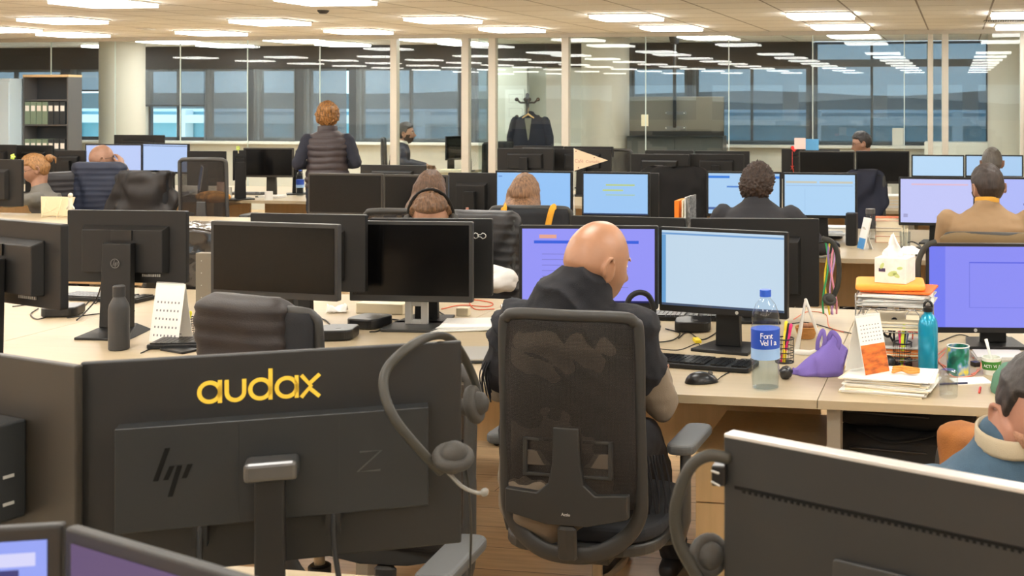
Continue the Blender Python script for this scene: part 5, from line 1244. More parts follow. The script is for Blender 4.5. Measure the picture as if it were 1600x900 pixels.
# wire tray tower with papers
p = W3(1372, 588)+Vector((0.045, .25, 0)); g = thing('wire_letter_tray', 'three-tier chrome wire letter tray right of the purple bag', 'letter tray', p, -2); m = MB(); TW, TD = .255, .25; tiers = (.03, .125, .205)
WIRE = mat('chrome_wire', (165,163,158), .25, .9)
for tz in tiers:
    m.tube([(-TW/2,-TD/2,tz), (TW/2,-TD/2,tz), (TW/2,TD/2,tz), (-TW/2,TD/2,tz)], .0022, 6, closed=True)
    m.tube([(-TW/2,-TD/2,tz+.045), (-TW/2,TD/2,tz+.045), (TW/2,TD/2,tz+.045), (TW/2,-TD/2,tz+.045)], .0022, 6)
    for k in range(11): m.tube([(-TW/2+TW*k/10,-TD/2,tz), (-TW/2+TW*k/10,TD/2,tz)], .0012, 4)
    for k in range(7):
        for s_ in (-1, 1): m.tube([(s_*TW/2,-TD/2+TD*k/6,tz), (s_*TW/2,-TD/2+TD*k/6,tz+.045)], .0012, 4)
for sx_ in (-1, 1):
    for sy_ in (-1, 1): m.tube([(sx_*TW/2, sy_*TD/2, 0), (sx_*TW/2, sy_*TD/2, .255)], .003, 6)
    m.tube([(sx_*.07-.025,-TD/2,.175)]+[(sx_*.07+.025*math.cos(math.radians(180-a)), -TD/2-.002, .175+.03*math.sin(math.radians(a))) for a in range(20, 180, 20)]+[(sx_*.07+.025,-TD/2,.175)], .0018, 6)
obj('wire_frame', m, WIRE, g, smooth=True)
obj('label_holder', MB().box(.048,-TD/2-.004,.172,.094,-TD/2-.002,.188), PAPER3, g)
base = Vector(p)
papers('stack of cream and grey papers on the lowest tier of the wire tray', 1340, 0, .225, .21, 9, -2, cols=[PAPER2, PAPER3, mat('orange_card', (232,140,66), .7)], loc=base+Vector((0,0,.034)))
papers('stack of papers on the middle tier of the wire tray', 1341, 0, .225, .21, 7, -2, cols=[PAPER3, PAPER2], loc=base+Vector((0,0,.129)))
papers('thick stack of white papers on the top tier of the wire tray', 1342, 0, .245, .22, 11, -2, cols=[PAPER, PAPER2], spread=.012, loc=base+Vector((.005,0,.209)))
single('yellow_packet', 'yellow packet in the wire tray behind the desk calendar', 'packet', MB().poly(rrect(.07,.05,.008), 0, .03), mat('yellow_packet', (236,190,30), .5), base+Vector((-.085,-.075,.072)), 15, bev=.006)
OR = mat('orange_folder', (250,164,60), .6); OR2 = mat('deep_orange_folder', (240,112,36), .6)
single('folder', 'deep orange folder under the paler orange folder on the wire tray', 'folder', MB().poly(rrect(.25,.20,.01), 0, .008), OR2, base+Vector((.015,-.005,.256)), -8, bev=.003)
mb = MB(); mb.poly(rrect(.245,.20,.02), 0, .022, T(-.01,0,0)); single('folder', 'pale orange padded folder under the tissue box', 'folder', mb, OR, base+Vector((-.008,-.01,.265)), 4, bev=.009)
# tissue box
tb = base+Vector((0.0,-.02,.2875)); g = thing('tissue_box', 'white tissue box with leaf print on the orange folder', 'tissue box', tb, -14); TBX = mat('tissue_card', (226,224,214), .7, var=.08, vs=40)
obj('box', MB().box(-.058,-.058,0,.058,.058,.088), TBX, g, bev=.002)
mb = MB()
for x_, z_, a_, s_ in ((.008,.035,20,1), (.022,.03,-30,.8), (-.03,.06,60,.7), (.035,.055,10,.6)): mb.poly([(.018*s_*math.cos(t_), .009*s_*math.sin(t_)) for t_ in [k*math.pi/6 for k in range(12)]], 0, .0006, T(x_, -.0582, z_) @ Rot('X', 90) @ Rot('Z', a_))
obj('leaf_print', mb, mat('leaf_green', (188,202,130), .7), g); obj('printed_badge', MB().box(-.042,-.0588,.040,-.018,-.058,.052), mat('badge_purple', (64,50,80), .6), g)
def tiss(u, v):
    w_ = .036*(1-.35*v)+.01*math.sin(v*5); return ((u-.5)*2*w_+.012*v*math.sin(v*3)-.01, .012*math.sin(u*9+v*4)*(1-.3*v)+.006*noise.noise(Vector((u*5, v*5, 0))), .088+.085*v*(1-.45*(2*u-1)**2)-.004*abs(math.sin(u*12)))
obj('tissue', MB().sheet(tiss, 20, 16, .0012), mat('tissue_paper', (244,242,238), .9), g, smooth=True)
# paper stack at the desk edge, calendar, leather piece
pp = W3(1390, 612); pb = Vector(pp)+Vector((0,.05,0))
papers('thick messy stack of white papers at the desk edge, under the calendar', 1390, 612, .27, .20, 12, -6, cols=[PAPER, PAPER, PAPER2, PAPER3], spread=.014, th=.0042, loc=pb)
def desk_calendar(label, p, rz, w, h, front, back=None, pic=None, year=None, tilt=12, name='desk_calendar', spiral=True):
    t = thing(name, label, 'calendar', p, rz); a = math.radians(tilt); dz = h*math.cos(a); dy = h*math.sin(a)
    obj('front_card', MB().box(-w/2,-.0008,0,w/2,.0008,h, T(0,-dy,0) @ Rot('X', -tilt)), front, t); obj('back_card', MB().box(-w/2,-.0008,0,w/2,.0008,h, T(0,dy,0) @ Rot('X', tilt)), front, t)
    if pic: obj('picture', MB().box(-w/2+.001,-.0014,.002,w/2-.001,-.0009,h*.50, T(0,-dy,0) @ Rot('X', -tilt)), pic, t)
    m = MB()
    z0_, z1_ = (h*.56, h*.88) if pic else (h*.1, h*.80)
    for r in range(5):
        for c in range(7):
            x = -w/2+w*.12+c*w*.78/6.5; z = z0_+(z1_-z0_)*r/5; m.box(x, -.0013, z, x+w*.045, -.0009, z+(z1_-z0_)*.05, T(0,-dy,0) @ Rot('X', -tilt))
    obj('date_grid', m, mat('print_grey', (120,120,124), .7), t)
    if spiral:
        m = MB(); n_ = int(w/.007)
        for k in range(n_): x = -w/2+.004+k*(w-.008)/n_; m.tube([(x, .005*math.cos(2*math.pi*j/8), dz+.005*math.sin(2*math.pi*j/8)-.001) for j in range(8)], .0007, 4, closed=True)
        obj('spiral', m, WHITE, t)
    return t
PIC = mat('desert_photo', (206,104,34), .6, var=.55, vs=22, stretch=(1,1,3))
desk_calendar('desk calendar with orange desert photo, standing on the paper stack', pb+Vector((-.075,.0,.052)), 46, .105, .19, PAPER, pic=PIC, tilt=15)
mb = MB()
for k in range(3): mb.tube(bezier([(-.035,-.01+.01*k,.004+.005*k), (-.01,.012,.009+.005*k), (.02,-.012+.01*k,.006+.005*k), (.045,.01,.005+.004*k), (.02,.02,.004+.004*k), (-.02,.018,.008), (-.036,.004,.006)], 30), [(.003,.006)]*31, 6, up=(0,0,1)) if False else mb.tube(bezier([(-.035,-.01+.01*k,.007+.005*k), (-.01,.012,.010+.005*k), (.02,-.012+.01*k,.009+.005*k), (.045,.01,.008+.004*k)], 20), .005, 6)
single('leather_strap', 'coiled tan leather strap on the paper stack', 'strap', mb, mat('tan_leather', (204,142,62), .6), pb+Vector((.045,-.02,.051)), -6, smooth=True)
# mug, yogurt pot, cup, pen
def mug_mat():
    m_ = bpy.data.materials.new('flower_mug_print'); m_.use_nodes = True; n = m_.node_tree.nodes; l = m_.node_tree.links
    t_ = n.new('ShaderNodeTexCoord'); z = n.new('ShaderNodeTexNoise'); z.inputs['Scale'].default_value = 22; l.new(t_.outputs['Object'], z.inputs[0])
    r = n.new('ShaderNodeValToRGB'); e = r.color_ramp.elements; e[0].color = lin((14,70,60)); e[0].position = .35; e[1].color = lin((232,216,60)); e[1].position = .66
    q = e.new(.47); q.color = lin((30,120,96)); q = e.new(.56); q.color = lin((120,150,190)); q.position = .56; l.new(z.outputs[0], r.inputs[0]); l.new(r.outputs[0], n['Principled BSDF'].inputs[0]); n['Principled BSDF'].inputs['Roughness'].default_value = .3; return m_
g = cupm('mug with green, blue and yellow flower print, right of the turquoise bottle', 1497, 584, .038, .095, mug_mat())
obj('rim', MB().tube([(.0375*math.cos(2*math.pi*k/32), .0375*math.sin(2*math.pi*k/32), .095) for k in range(32)], .0022, 6, closed=True), WHITE, g, smooth=True)
g = cupm('small white yogurt pot with green ACTIVIA label and white spoon', 1549, 584, .034, .058, WHITE, name='yogurt_pot', taper=.78, cat='yogurt pot')
obj('label_band', MB().lathe([(.0305,.018), (.0338,.046)], 32), mat('activia_green', (58,128,40), .5), g, smooth=35)
obj('spoon', MB().tube([(.008,.0,.012), (-.002,.0,.055), (-.018,.01,.115)], [(.004,.0015),(.004,.0015),(.006,.0015)], 8, up=(0,1,0)), WHITE, g, smooth=True)
wm = mat('white_print', (240,240,244), .6); az = math.atan2(-g.location.y, -g.location.x)
for k, ch in enumerate('ACTIVIA'):
    a = az+math.radians(-48+k*15); tm = text_mesh(ch, .014, wm, .0003); tm.parent = g; tm.name = 'lettering'; tm.location = (.0332*math.cos(a), .0332*math.sin(a), .027); tm.rotation_euler = (math.pi/2+.1, 0, a+math.pi/2)
g = thing('plastic_cup', 'clear plastic cup at the desk edge, right of the paper stack', 'cup', W3(1482, 620))
obj('cup_wall', MB().lathe([(.026,0), (.028,.004), (.031,.07), (.027,.082), (.020,.086), (.018,.086)], 32), glassy('clear_plastic', (240,244,246), 1.45, .06, .06), g, smooth=35)
single('pencil', 'short red pencil lying near the desk edge', 'pencil', MB().tube([(0,-.035,.004), (0,.032,.004), (0,.042,.004)], [.0038,.0038,.001], 6), mat('red_pencil', (206,66,50), .5), W3(1531, 611), -4)
papers('loose white sheet with blue pen, right of the clear plastic cup', 1518, 596, .12, .09, 1, 20, name='paper_sheet')
single('pen', 'dark blue pen lying on the loose white sheet', 'pen', MB().tube([(-.045,0,.006), (.045,0,.006)], .0035, 8), mat('navy_pen', (40,50,90), .4), W3(1490, 602), 18, smooth=True)
papers('flat pile of grey magazines behind the yogurt pot', 1560, 562, .17, .13, 4, 8, name='magazine_pile', cols=[PAPER2, GREYP], th=.006)
for q in ([(1478,545), (1462,560), (1472,572), (1490,590), (1520,588), (1528,578)], [(1476,552), (1466,566), (1478,574)], [(1520,560), (1532,568), (1530,580), (1518,586)]):
    cable('salmon-coloured cable coiled around the flower mug', q, mat('salmon_cable', (222,130,104), .6), .0022, 'salmon cable loops around the flower mug')
single('small_adapter', 'small black adapter right of the flower mug', 'adapter', MB().box(-.012,-.016,0,.012,.016,.016), BLK2, W3(1524, 572), 30, bev=.002)
single('cap', 'green cap resting behind the head of the man in denim', 'cap', MB().lathe([(.0,.0), (.088,.0), (.09,.01), (.082,.05), (.055,.085), (.001,.098)], 32), mat('green_cloth', (84,128,104), .85, bump=.3, bs=300), atz(1592, 612, DESK)+Vector((0,-.0,0)), smooth=50)
ball_of('small beige charm by the paper stack', 1316, 578, .010, mat('beige_stone', (206,170,120), .6), 'charm', 'charm')
single('round_speaker', 'small black round speaker between the calendar and the pencil cup', 'speaker', MB().ball((0,0,.024), (.026,.026,.025), 20), BLK2, W3(1388, 577), smooth=True)
cable('orange-red cable across the desk behind the wicker bowl', [(1240,500), (1262,488), (1290,492), (1296,512), (1318,520)], mat('coral_cable', (220,110,80), .6), .0018)
cable('dark cable across the desk behind the white stand', [(1228,508), (1262,505), (1300,515), (1330,522)], BLK, .002)
cable('dark cable behind the turquoise bottle', [(1468,535), (1500,524), (1530,532), (1556,522), (1580,530)], BLK, .002)
# coloured lanyards and headset between monitor and orange folder
L0 = atD(1297, 380, 5.0)
g = thing('lanyard_bundle', 'bundle of coloured lanyards hanging off the monitor beside the orange folder', 'lanyards', L0)
for i, (col, dx, ph) in enumerate((((60,170,110), -.02, 0), ((200,160,210), .01, 1), ((240,210,60), -.012, 2), ((230,150,170), .016, 3), ((140,110,170), .004, 4))):
    pts = [(dx+.012*math.sin(ph+k*.9), .01*math.cos(ph*2+k), -.05*k) for k in range(7)]
    obj('ribbon', MB().tube(bezier(pts, 30), [(.004,.0012)]*(len(bezier(pts, 30))), 6, up=(0,1,0)), mat('ribbon_%d' % i, col, .7), g, smooth=True)
obj('hook', MB().tube([(-.045,.01,.0), (-.02,0,.006), (.0,0,.0)], .004, 8), BLK, g, smooth=True)
hp = [atD(x, y, 4.98) for x, y in ((1285,372), (1300,378), (1308,395), (1311,420), (1309,445), (1303,462))]
headset('black headset hanging right of the dark monitor back, beside coloured lanyards', hp, 0, [(atD(1296,468,4.95), (.3,-.6,.7), .030)], bandw=(.011,.004), up=(.1,-.95,.1))
hp = [atD(x, y, 4.45) for x, y in ((1462,378), (1448,384), (1437,402), (1434,425), (1438,450), (1445,468))]
headset('black headset hanging on the left side of the lavender monitor', hp, 0, [(atD(1440,462,4.45), (.8,-.4,.1), .028)], bandw=(.011,.004), up=(.1,-.95,.1))
# --- under the desk: pedestals and bags
def pedestal(label, x0, x1, y, d, z1, n=3, group='wooden pedestals under the desks'):
    t = thing('pedestal', label, 'drawer unit', ((x0+x1)/2, y, 0), 0, group); w = (x1-x0)/2
    obj('carcass', MB().box(-w, .018, .03, w, d, z1), PEDW, t, bev=.002)
    h = (z1-.04)/n
    for k in range(n): obj('drawer', MB().box(-w+.002, 0, .032+k*h+.002, w-.002, .017, .032+(k+1)*h-.002), PEDW, t, bev=.0015)
    for sx_ in (-1, 1):
        for yy in (.06, d-.06): obj('caster', MB().lathe([(.015,-.012), (.02,-.01), (.02,.01), (.015,.012)], 12, M=T(sx_*(w-.05), yy, .02) @ Rot('Y', 90)), BLK2, t)
    return t
pa = atD(1088, 700, 3.95); pb_ = atD(1284, 700, 3.88)
pedestal('maple drawer pedestal under the desk, right of the bald man\'s chair', pa.x, pb_.x, pa.y-.02, .55, .50)
pa = atD(1308, 700, 3.95)
pedestal('low maple cabinet under the desk, carrying the black backpacks', pa.x, pa.x+.66, pa.y-.0, .55, .455, n=2)
BKP = mat('backpack_black', (24,25,26), .8, bump=.5, bs=500)
def sack(label, p, rz, L, d, h, m, seed):
    t = thing('backpack', label, 'backpack', p, rz); mb = MB(); mb.ball((0,0,0), 1, 48)
    vs = []
    for v in mb.v:
        f_ = lambda c, e: (abs(c)**e)*(1 if c >= 0 else -1)
        q = Vector((f_(v[0], .55)*L/2, f_(v[1], .55)*d/2, f_(v[2], .6)*h/2+h/2)); n3 = noise.noise(Vector((q.x*8+seed, q.y*8, q.z*12))); q += Vector((v[0], v[1], v[2]))*.012*n3; q.z = max(q.z, 0); vs.append(tuple(q))
    mb.v = vs; obj('sack', mb, m, t, smooth=True)
    obj('zip', MB().tube(bezier([(-L*.36,-d/2-.001,h*.62), (-L*.1,-d/2-.008,h*.60), (L*.2,-d/2-.006,h*.56)], 16), .004, 6), BLK2, t, smooth=True)
    obj('strap', MB().tube(bezier([(-L*.3,-d*.3,h*.98), (-L*.1,-d*.52,h*.85), (L*.1,-d*.5,h*.9), (L*.3,-d*.3,h*.99)], 20), [(.016,.004)]*21, 8, up=(0,0,1)), BKP, t, smooth=True)
    return t
q0 = atD(1408, 700, 4.02); q0.z = .456
sack('black backpack lying on the low cabinet under the desk', q0, 0, .44, .30, .12, BKP, 3)
q1 = Vector(q0)+Vector((.0,.03,.118)); sack('second black bag squeezed on top of the backpack under the desk', q1, -3, .50, .28, .10, mat('bag_black_matt', (18,18,19), .9, bump=.4, bs=300), 8)
q2 = atD(1321, 703, 3.97); single('red_box', 'small red box peeking out below the black backpack', 'box', MB().box(-.012,-.02,0,.012,.02,.02), mat('red_card', (200,20,30), .6), (q2.x, q2.y, .4555))
# --- left half of the middle row
g = bottle('matt black metal bottle standing on the desk at left', 186, 546, [(.032,0), (.0365,.004), (.0365,.150), (.034,.168), (.022,.192), (.019,.200)], mat('matt_black', (50,50,50), .5, bump=.1, bs=500), cap=[(.0215,.198), (.0215,.236), (.018,.240), (.001,.241)], capm=mat('matt_black2', (44,44,44), .5), name='metal_bottle')
minipc('black mini computer between the leftmost monitor backs', 99, 492, 20); minipc('black mini computer left of the silver stand, nearest', 527, 528, 12); minipc('black mini computer left of the silver stand, behind', 578, 510, -8)
keyboard('dark keyboard behind the monitor with round emblem', 165, 468, -4, w=.44)
for q in ([(60,483), (48,492), (58,500), (80,494)], [(128,484), (142,470), (150,475), (160,458)], [(20,480), (60,476), (90,478)], [(105,498), (150,492), (210,487)]): cable('dark cable among the stands of the leftmost monitors', q, BLK, .0026, 'dark cables by the leftmost monitors')
cable('power cable hanging down behind the emblem monitor', [(158,447,.87), (150,468,.80), (133,488,.76), (120,500,.745)], BLK, .0035)
for q in ([(612,500), (640,503), (680,500)], [(602,505), (592,518), (578,520)], [(660,520), (690,512), (698,498), (686,488)], [(520,512), (505,500), (480,498)]): cable('dark cable on the desk around the silver monitor stand', q, BLK, .0028, 'dark cables by the silver stand')
cable('orange cable looping behind the papers', [(690,484), (720,478), (762,480), (768,474), (735,470), (742,484), (772,484)], mat('orange_cable', (226,92,52), .5), .0024)
desk_calendar('white desk calendar with spiral, left of the padded jacket', W3(262, 534)+Vector((0,.02,0)), -6, .135, .225, PAPER, tilt=10)
mesh_cup('wire pencil cup with sticky notes left of the padded jacket', 290, 527, [('pen', 'green pen in the wire cup left of the padded jacket', (70,130,80), -.015, .004, .12, .003), ('marker', 'orange marker in the wire cup left of the padded jacket', (236,150,60), .0, .006, .092, .010), ('marker', 'yellow highlighter in the wire cup left of the padded jacket', (232,226,60), .02, .0, .10, .009)], r=.036, h=.075)
keyboard('small black keyboard half hidden by the padded jacket', 295, 540, 14, w=.26)
cable('thin black microphone cable left of the small keyboard', [(220,553), (236,546), (258,540)], BLK, .0022)
single('phone', 'black phone lying by the padded jacket', 'phone', MB().poly(rrect(.07,.14,.01), 0, .009), BLK2, W3(280, 548), 70, bev=.002)
TIS = mat('tissue_paper', (244,242,238), .9)
mb = MB(); mb.sheet(lambda u, v: ((u-.5)*.085, (v-.5)*.06, .004+.028*abs(math.sin(u*4+v*3))*math.sin(math.pi*v)+.014*abs(noise.noise(Vector((u*5,v*5,1))))), 18, 14, .001)
single('crumpled_tissue', 'crumpled white tissue between the two switched-off monitors', 'tissue', mb, TIS, W3(527, 488), 20, smooth=True)
single('white_box', 'flat cream box behind the silver monitor stand', 'box', MB().poly(rrect(.22,.09,.006), 0, .045), mat('cream_box', (226,214,186), .6), W3(600, 488), 0, bev=.004)
papers('fanned white papers right of the silver monitor stand', 735, 510, .26, .20, 5, 12, cols=[PAPER, PAPER2], spread=.02, th=.003)
LAP = mat('silver_laptop', (168,166,160), .4, .3)
g = thing('laptop', 'closed silver laptop at the desk edge, left of the bald man', 'laptop', W3(752, 560)+Vector((0,.02,0)), 12)
obj('base', MB().poly(rrect(.33,.22,.015), .003, .010), DGREY, g, bev=.002); obj('lid', MB().poly(rrect(.33,.22,.015), .011, .018), LAP, g, bev=.002)
# binder clips on the monitor right of the switched-off pair
g = thing('binder_clip', 'pair of silver binder clips biting the edge of the dark monitor', 'binder clip', atD(742, 368, 4.86)); g_ = g
mb = MB()
for dx in (0, .032): mb.tube([(dx+.014*math.cos(a)*1.3, -.006, .010*math.sin(a)*(1.2 if math.cos(a) > 0 else .5)) for a in [2*math.pi*k/14 for k in range(14)]], .0018, 6, closed=True)
obj('wire_handles', mb, ALU, g, smooth=True); obj('jaw', MB().box(-.028,-.006,-.012,-.008,.006,.012), BLK2, g, bev=.002)
mb = MB(); mb.ball((0,0,.028), (.024,.022,.022), 16).ball((.012,-.012,.050), .013, 12); 
for a_ in range(5): mb.tube([(.0,0,.028), (.03*math.cos(a_*1.25), .03*math.sin(a_*1.25), .004)], .005, 6)
single('metal_toy', 'small chrome toy figure left of the bald man\'s chair top', 'toy', mb, CHROME, W3(790, 490), smooth=True)
single('small_basket', 'small cream plastic basket right of the silver stand', 'basket', MB().poly(rrect(.055,.04,.006), 0, .035), mat('cream_plastic', (214,202,172), .6), W3(724, 493), 6, bev=.003)
# plastic-wrapped boxes behind the emblem monitor
FOIL = mat('black_shrink_wrap', (30,27,26), .16, bump=1.0, bs=14, coat=.6)
mb = MB(); mb.cbox((0,0,.0), (.42,.34,.52)); 
p = atD(312, 450, 6.05)
bm = bmesh.new(); me = mb.mesh('wrapped_box'); bm.from_mesh(me); bmesh.ops.subdivide_edges(bm, edges=bm.edges[:], cuts=22, use_grid_fill=True)
for v in bm.verts: v.co += v.co.normalized()*(.022*noise.noise(v.co*9)+.010*noise.noise(v.co*28))
bm.to_mesh(me); bm.free()
o = obj('wrapped_package', me, FOIL, smooth=True); o.location = (p.x, p.y, .77); tag(o, 'black shrink-wrapped package standing behind the left switched-off monitor', 'package')
single('storage_box', 'grey-brown storage box carrying the shrink-wrapped package', 'box', MB().box(-.26,-.18,0,.26,.18,.49), mat('grey_card', (110,104,92), .8), (p.x, p.y, 0), bev=.004)
g = thing('panel_box', 'upright grey perforated panel left of the switched-off monitor', 'panel', W3(317, 478)+Vector((0,0,0)))
obj('panel', MB().box(-.03,-.01,0,.06,.03,.24), mat('grey_brown_panel', (126,118,104), .7), g, bev=.003)
mb = MB()
for k in range(4): mb.lathe([(.0022,0), (.0022,.001)], 8, M=T(.0,-.0105,.04+.055*k) @ Rot('X', 90))
obj('rivets', mb, ALU, g)
# ------------------------------------------------------------------ second row clutter
def D3(px, D, z=DESK): 
    p = atD(px, 400, D); return Vector((p.x, p.y, z))
# pennant
g = thing('pennant', 'cream triangular paper pennant with pink writing on a thin pole', 'pennant', D3(897, 7.55)); CR = mat('cream_pennant', (240,214,182), .8)
top = atD(896, 232, 7.55); s_ = 7.55/F
obj('pole', MB().tube([(0,0,0), (0,0,top.z-DESK)], .0022, 8), WHITE, g, smooth=True); obj('foot', MB().lathe([(.03,0), (.03,.008)], 20), WHITE, g, smooth=40)
zt_ = top.z-DESK; mb = MB().poly([(0, 0), (55*s_, 17*s_), (0, 35*s_)], 0, .001, T(0,-.002,zt_-35*s_) @ Rot('X', 90)); obj('flag', mb, CR, g)
for s1, x_, z_, sz_ in (('Café', .004, .056, .032), ('Cortado', .078, .055, .026)):
    tm = text_mesh(s1, sz_, mat('pennant_ink', (196,150,128), .8), .0003); tm.parent = g; tm.location = (x_, -.0035, zt_-35*s_+z_*.95); tm.name = 'lettering'
mb = MB()
for x_, z_ in ((.014,.125), (.03,.02), (.135,.086)): mb.lathe([(.004,0), (.004,.0006)], 10, M=T(x_, -.0032, zt_-35*s_+z_) @ Rot('X', 90))
obj('dots', mb, mat('pennant_dots', (120,60,50), .8), g)
# upright folders
q = D3(1074, 7.15); RACK = mat('rack_black', (30,30,30), .5)
g = thing('magazine_rack', 'black wire magazine rack with orange folder, in front of the black coat', 'magazine rack', q)
obj('rack', MB().box(-.065,-.10,0,.075,.10,.006).box(-.065,-.10,0,-.061,.10,.20).box(.071,-.10,0,.075,.10,.20), RACK, g, bev=.001)
for i, (x_, w_, h_, mm, lb) in enumerate(((-.045,.028,.325,mat('orange_file', (244,132,24), .6),'bright orange folder standing in the magazine rack'), (-.010,.010,.33,PAPER3,'cream folder standing in the magazine rack'), (.006,.008,.345,PAPER,'white booklet standing in the magazine rack'), (.028,.014,.35,mat('bw_print', (120,120,118), .7, var=.7, vs=60),'black and white printed booklet in the magazine rack'))):
    single('folder', lb, 'folder', MB().box(-w_/2,-.09,0,w_/2,.09,h_-.006), mm, (q.x+x_, q.y, q.z+.0065), 0, 'folders in the magazine rack', bev=.001)
# tumbler, blue box, dark small things
q = W3(730, 396) ; p = D3(730, 6.75+.55)
g = cupm('pink tumbler with lid, right of the headset man', 0, 0, .040, .16, mat('pink_plastic', (226,176,154), .5), name='tumbler', cat='tumbler', loc=D3(730, 7.45, DESK))
obj('lid', MB().lathe([(.042,.158), (.042,.172), (.01,.176), (.009,.20), (.001,.201)], 24), mat('pink_lid', (206,150,128), .5), g, smooth=35)
g.scale = (1, 1, 1.25)
single('blue_box', 'bright blue carton behind the headset man\'s ear', 'box', MB().box(-.035,-.03,0,.035,.03,.19), mat('bright_blue', (40,110,210), .5), D3(711, 7.35), 10, bev=.003)
for px_, h_, lb in ((752, .13, 'dark spotted pot behind the puffer jacket'), (766, .18, 'dark tall canister behind the puffer jacket')):
    g = thing('canister', lb, 'canister', D3(px_, 7.45)); obj('can', MB().lathe([(.032,0), (.032,h_), (.028,h_+.006)], 20), mat('spotted_black', (50,42,40), .5, var=.9, vs=60), g, smooth=40)
# row B right: speaker, phone stand, bottle, books
single('speaker', 'tall black speaker left of the white phone stand', 'speaker', MB().poly(rrect(.07,.08,.02), 0, .21), BLK, D3(1331, 7.55), -8, bev=.01)
g = thing('tablet_stand', 'white tablet leaning on a stand beside the black speaker', 'tablet', D3(1345, 7.35), -60); obj('tablet', MB().box(-.05,-.005,0,.05,.005,.20, Rot('X', -14)), WHITE, g, bev=.003); obj('tablet_screen', MB().box(-.046,-.0056,.004,.046,-.005,.07, Rot('X', -14)), mat('blue_print', (60,130,190), .4), g); obj('support', MB().box(-.02,.0,0,.02,.004,.15, T(0,.07,0) @ Rot('X', 20)), WHITE, g)
g = thing('glass_bottle', 'clear glass bottle left of the book pile', 'bottle', D3(1360, 7.9)); obj('bottle_body', MB().lathe([(.033,0), (.036,.005), (.036,.12), (.030,.15), (.030,.17)], 24), glassy('clear_plastic', (240,244,246), 1.45, .06, .06), g, smooth=35); obj('cap', MB().lathe([(.032,.168), (.032,.20), (.001,.202)], 20), GREYP, g, smooth=35)
bk = [((190,100,60),'orange-brown book at the bottom of the pile by the glass bottle'), ((222,214,196),'cream book in the lower part of the pile by the glass bottle'), ((120,90,70),'brown book in the middle of the pile by the glass bottle'), ((236,234,226),'white book in the upper part of the pile by the glass bottle'), ((222,120,76),'coral book on top of the pile by the glass bottle')]
z_ = DESK
for i, (c_, lb) in enumerate(bk):
    h_ = (.04,.03,.022,.045,.02)[i]; g = thing('book', lb, 'book', D3(1389+(i % 2)*2, 7.75, z_+.0004), 3*(-1)**i, 'books piled by the glass bottle')
    obj('cover', MB().box(-.085,-.06,0,.085,.06,.002).box(-.085,-.06,h_-.002,.085,.06,h_).box(-.087,-.06,0,-.085,.06,h_), mat('book_%d' % i, c_, .7), g); obj('pages', MB().box(-.084,-.058,.002,.083,.058,h_-.002), PAPER3, g); z_ += h_+.0008
g = thing('glass_jar', 'clear glass of pale pencils under the lavender monitor', 'jar', D3(1414, 7.35)); obj('jar_wall', MB().lathe([(.03,0), (.032,.004), (.034,.11), (.033,.11), (.031,.006)], 24), glassy('clear_plastic', (240,244,246)), g, smooth=35); obj('pencils', MB().tube([(-.012,0,.006), (-.018,0,.13)], .005, 6).tube([(.01,0,.006), (.014,.004,.125)], .005, 6).tube([(0,.01,.006), (0,.014,.12)], .005, 6), PAPER3, g)
hp = [W3(x, y)+Vector((0,0,z)) for x, y, z in ((1404,394,.008), (1412,388,.02), (1424,385,.03), (1436,388,.02), (1441,394,.01))]
headset('black headset lying on the desk behind the tissue box', hp, 0, [(W3(1434,396)+Vector((0,0,.02)), (0,-.3,.9), .030)], bandw=(.007,.004))
mb = MB(); mb.sheet(lambda u, v: ((u-.5)*.16, (v-.5)*.12, .004+.045*math.sin(math.pi*u)*math.sin(math.pi*v)+.02*abs(noise.noise(Vector((u*6,v*6,3))))), 18, 14, .001)
single('plastic_bag', 'crumpled white plastic bag under the lavender monitor', 'bag', mb, TIS, D3(1422, 7.1), 0, smooth=True)
single('banana', 'yellow banana on the desk beside the crumpled bag', 'fruit', MB().tube(bezier([(-.06,0,.02), (-.02,.02,.02), (.03,.02,.02), (.07,-.005,.025)], 14), [.008]+[.015]*13+[.006], 10) if False else MB().tube([(-.06,0,.016), (-.02,.014,.016), (.03,.014,.016), (.07,-.005,.02)], [.007,.015,.015,.006], 10), mat('banana', (236,206,70), .5), D3(1442, 7.15), smooth=True)
mouse('grey mouse under the hand of the curly-haired man', 1305, 386, -10)
minipc('black mini computer under the right blue monitor', 1300, 372, 0)
g = thing('monitor_riser', 'white wire shelf behind the mouse of the curly-haired man', 'shelf', D3(1300, 7.75)); obj('riser', MB().box(-.10,-.08,.09,.10,.08,.10).box(-.10,-.08,0,-.094,.08,.10).box(.094,-.08,0,.10,.08,.10).box(-.10,-.08,.045,.10,.08,.05), WHITE, g, bev=.002)
# ------------------------------------------------------------------ row B left: tablet stand, small robot, clips
g = thing('tablet_stand', 'cream tablet on a wire stand in front of the woman with the bun', 'tablet', W3(78, 340)+Vector((0,0,0)), -2); CRM = mat('cream_case', (226,208,170), .6)
obj('tablet', MB().poly([(-.155,.155), (.16,.155), (.135,.0), (-.115,.0)], -.004, .004, T(0,.04,.008) @ Rot('X', 75)), CRM, g, bev=.003)
mb = MB()
for x_ in (-.06, .08): mb.tube([(x_,-.02,.003), (x_,.0,.06), (x_-.005,.03,.14)], .004, 6); mb.tube([(x_,-.02,.003), (x_,.08,.003)], .004, 6)
mb.tube([(-.06,.0,.09), (.01,-.005,.05), (.08,.0,.09)], .0025, 6).tube([(-.06,0,.03), (.01,-.005,.05), (.08,0,.03)], .0025, 6); obj('wire_legs', mb, CRM, g, smooth=True)
mb = MB(); mb.ball((0,0,.19), (.018,.018,.02), 14).tube([(0,0,.02), (0,0,.17)], [.020,.014], 12)
for sx_ in (-1, 1): mb.tube([(0,0,.13), (sx_*.03,0,.09)], .007, 8).tube([(0,0,.05), (sx_*.016,0,.008)], .009, 8)
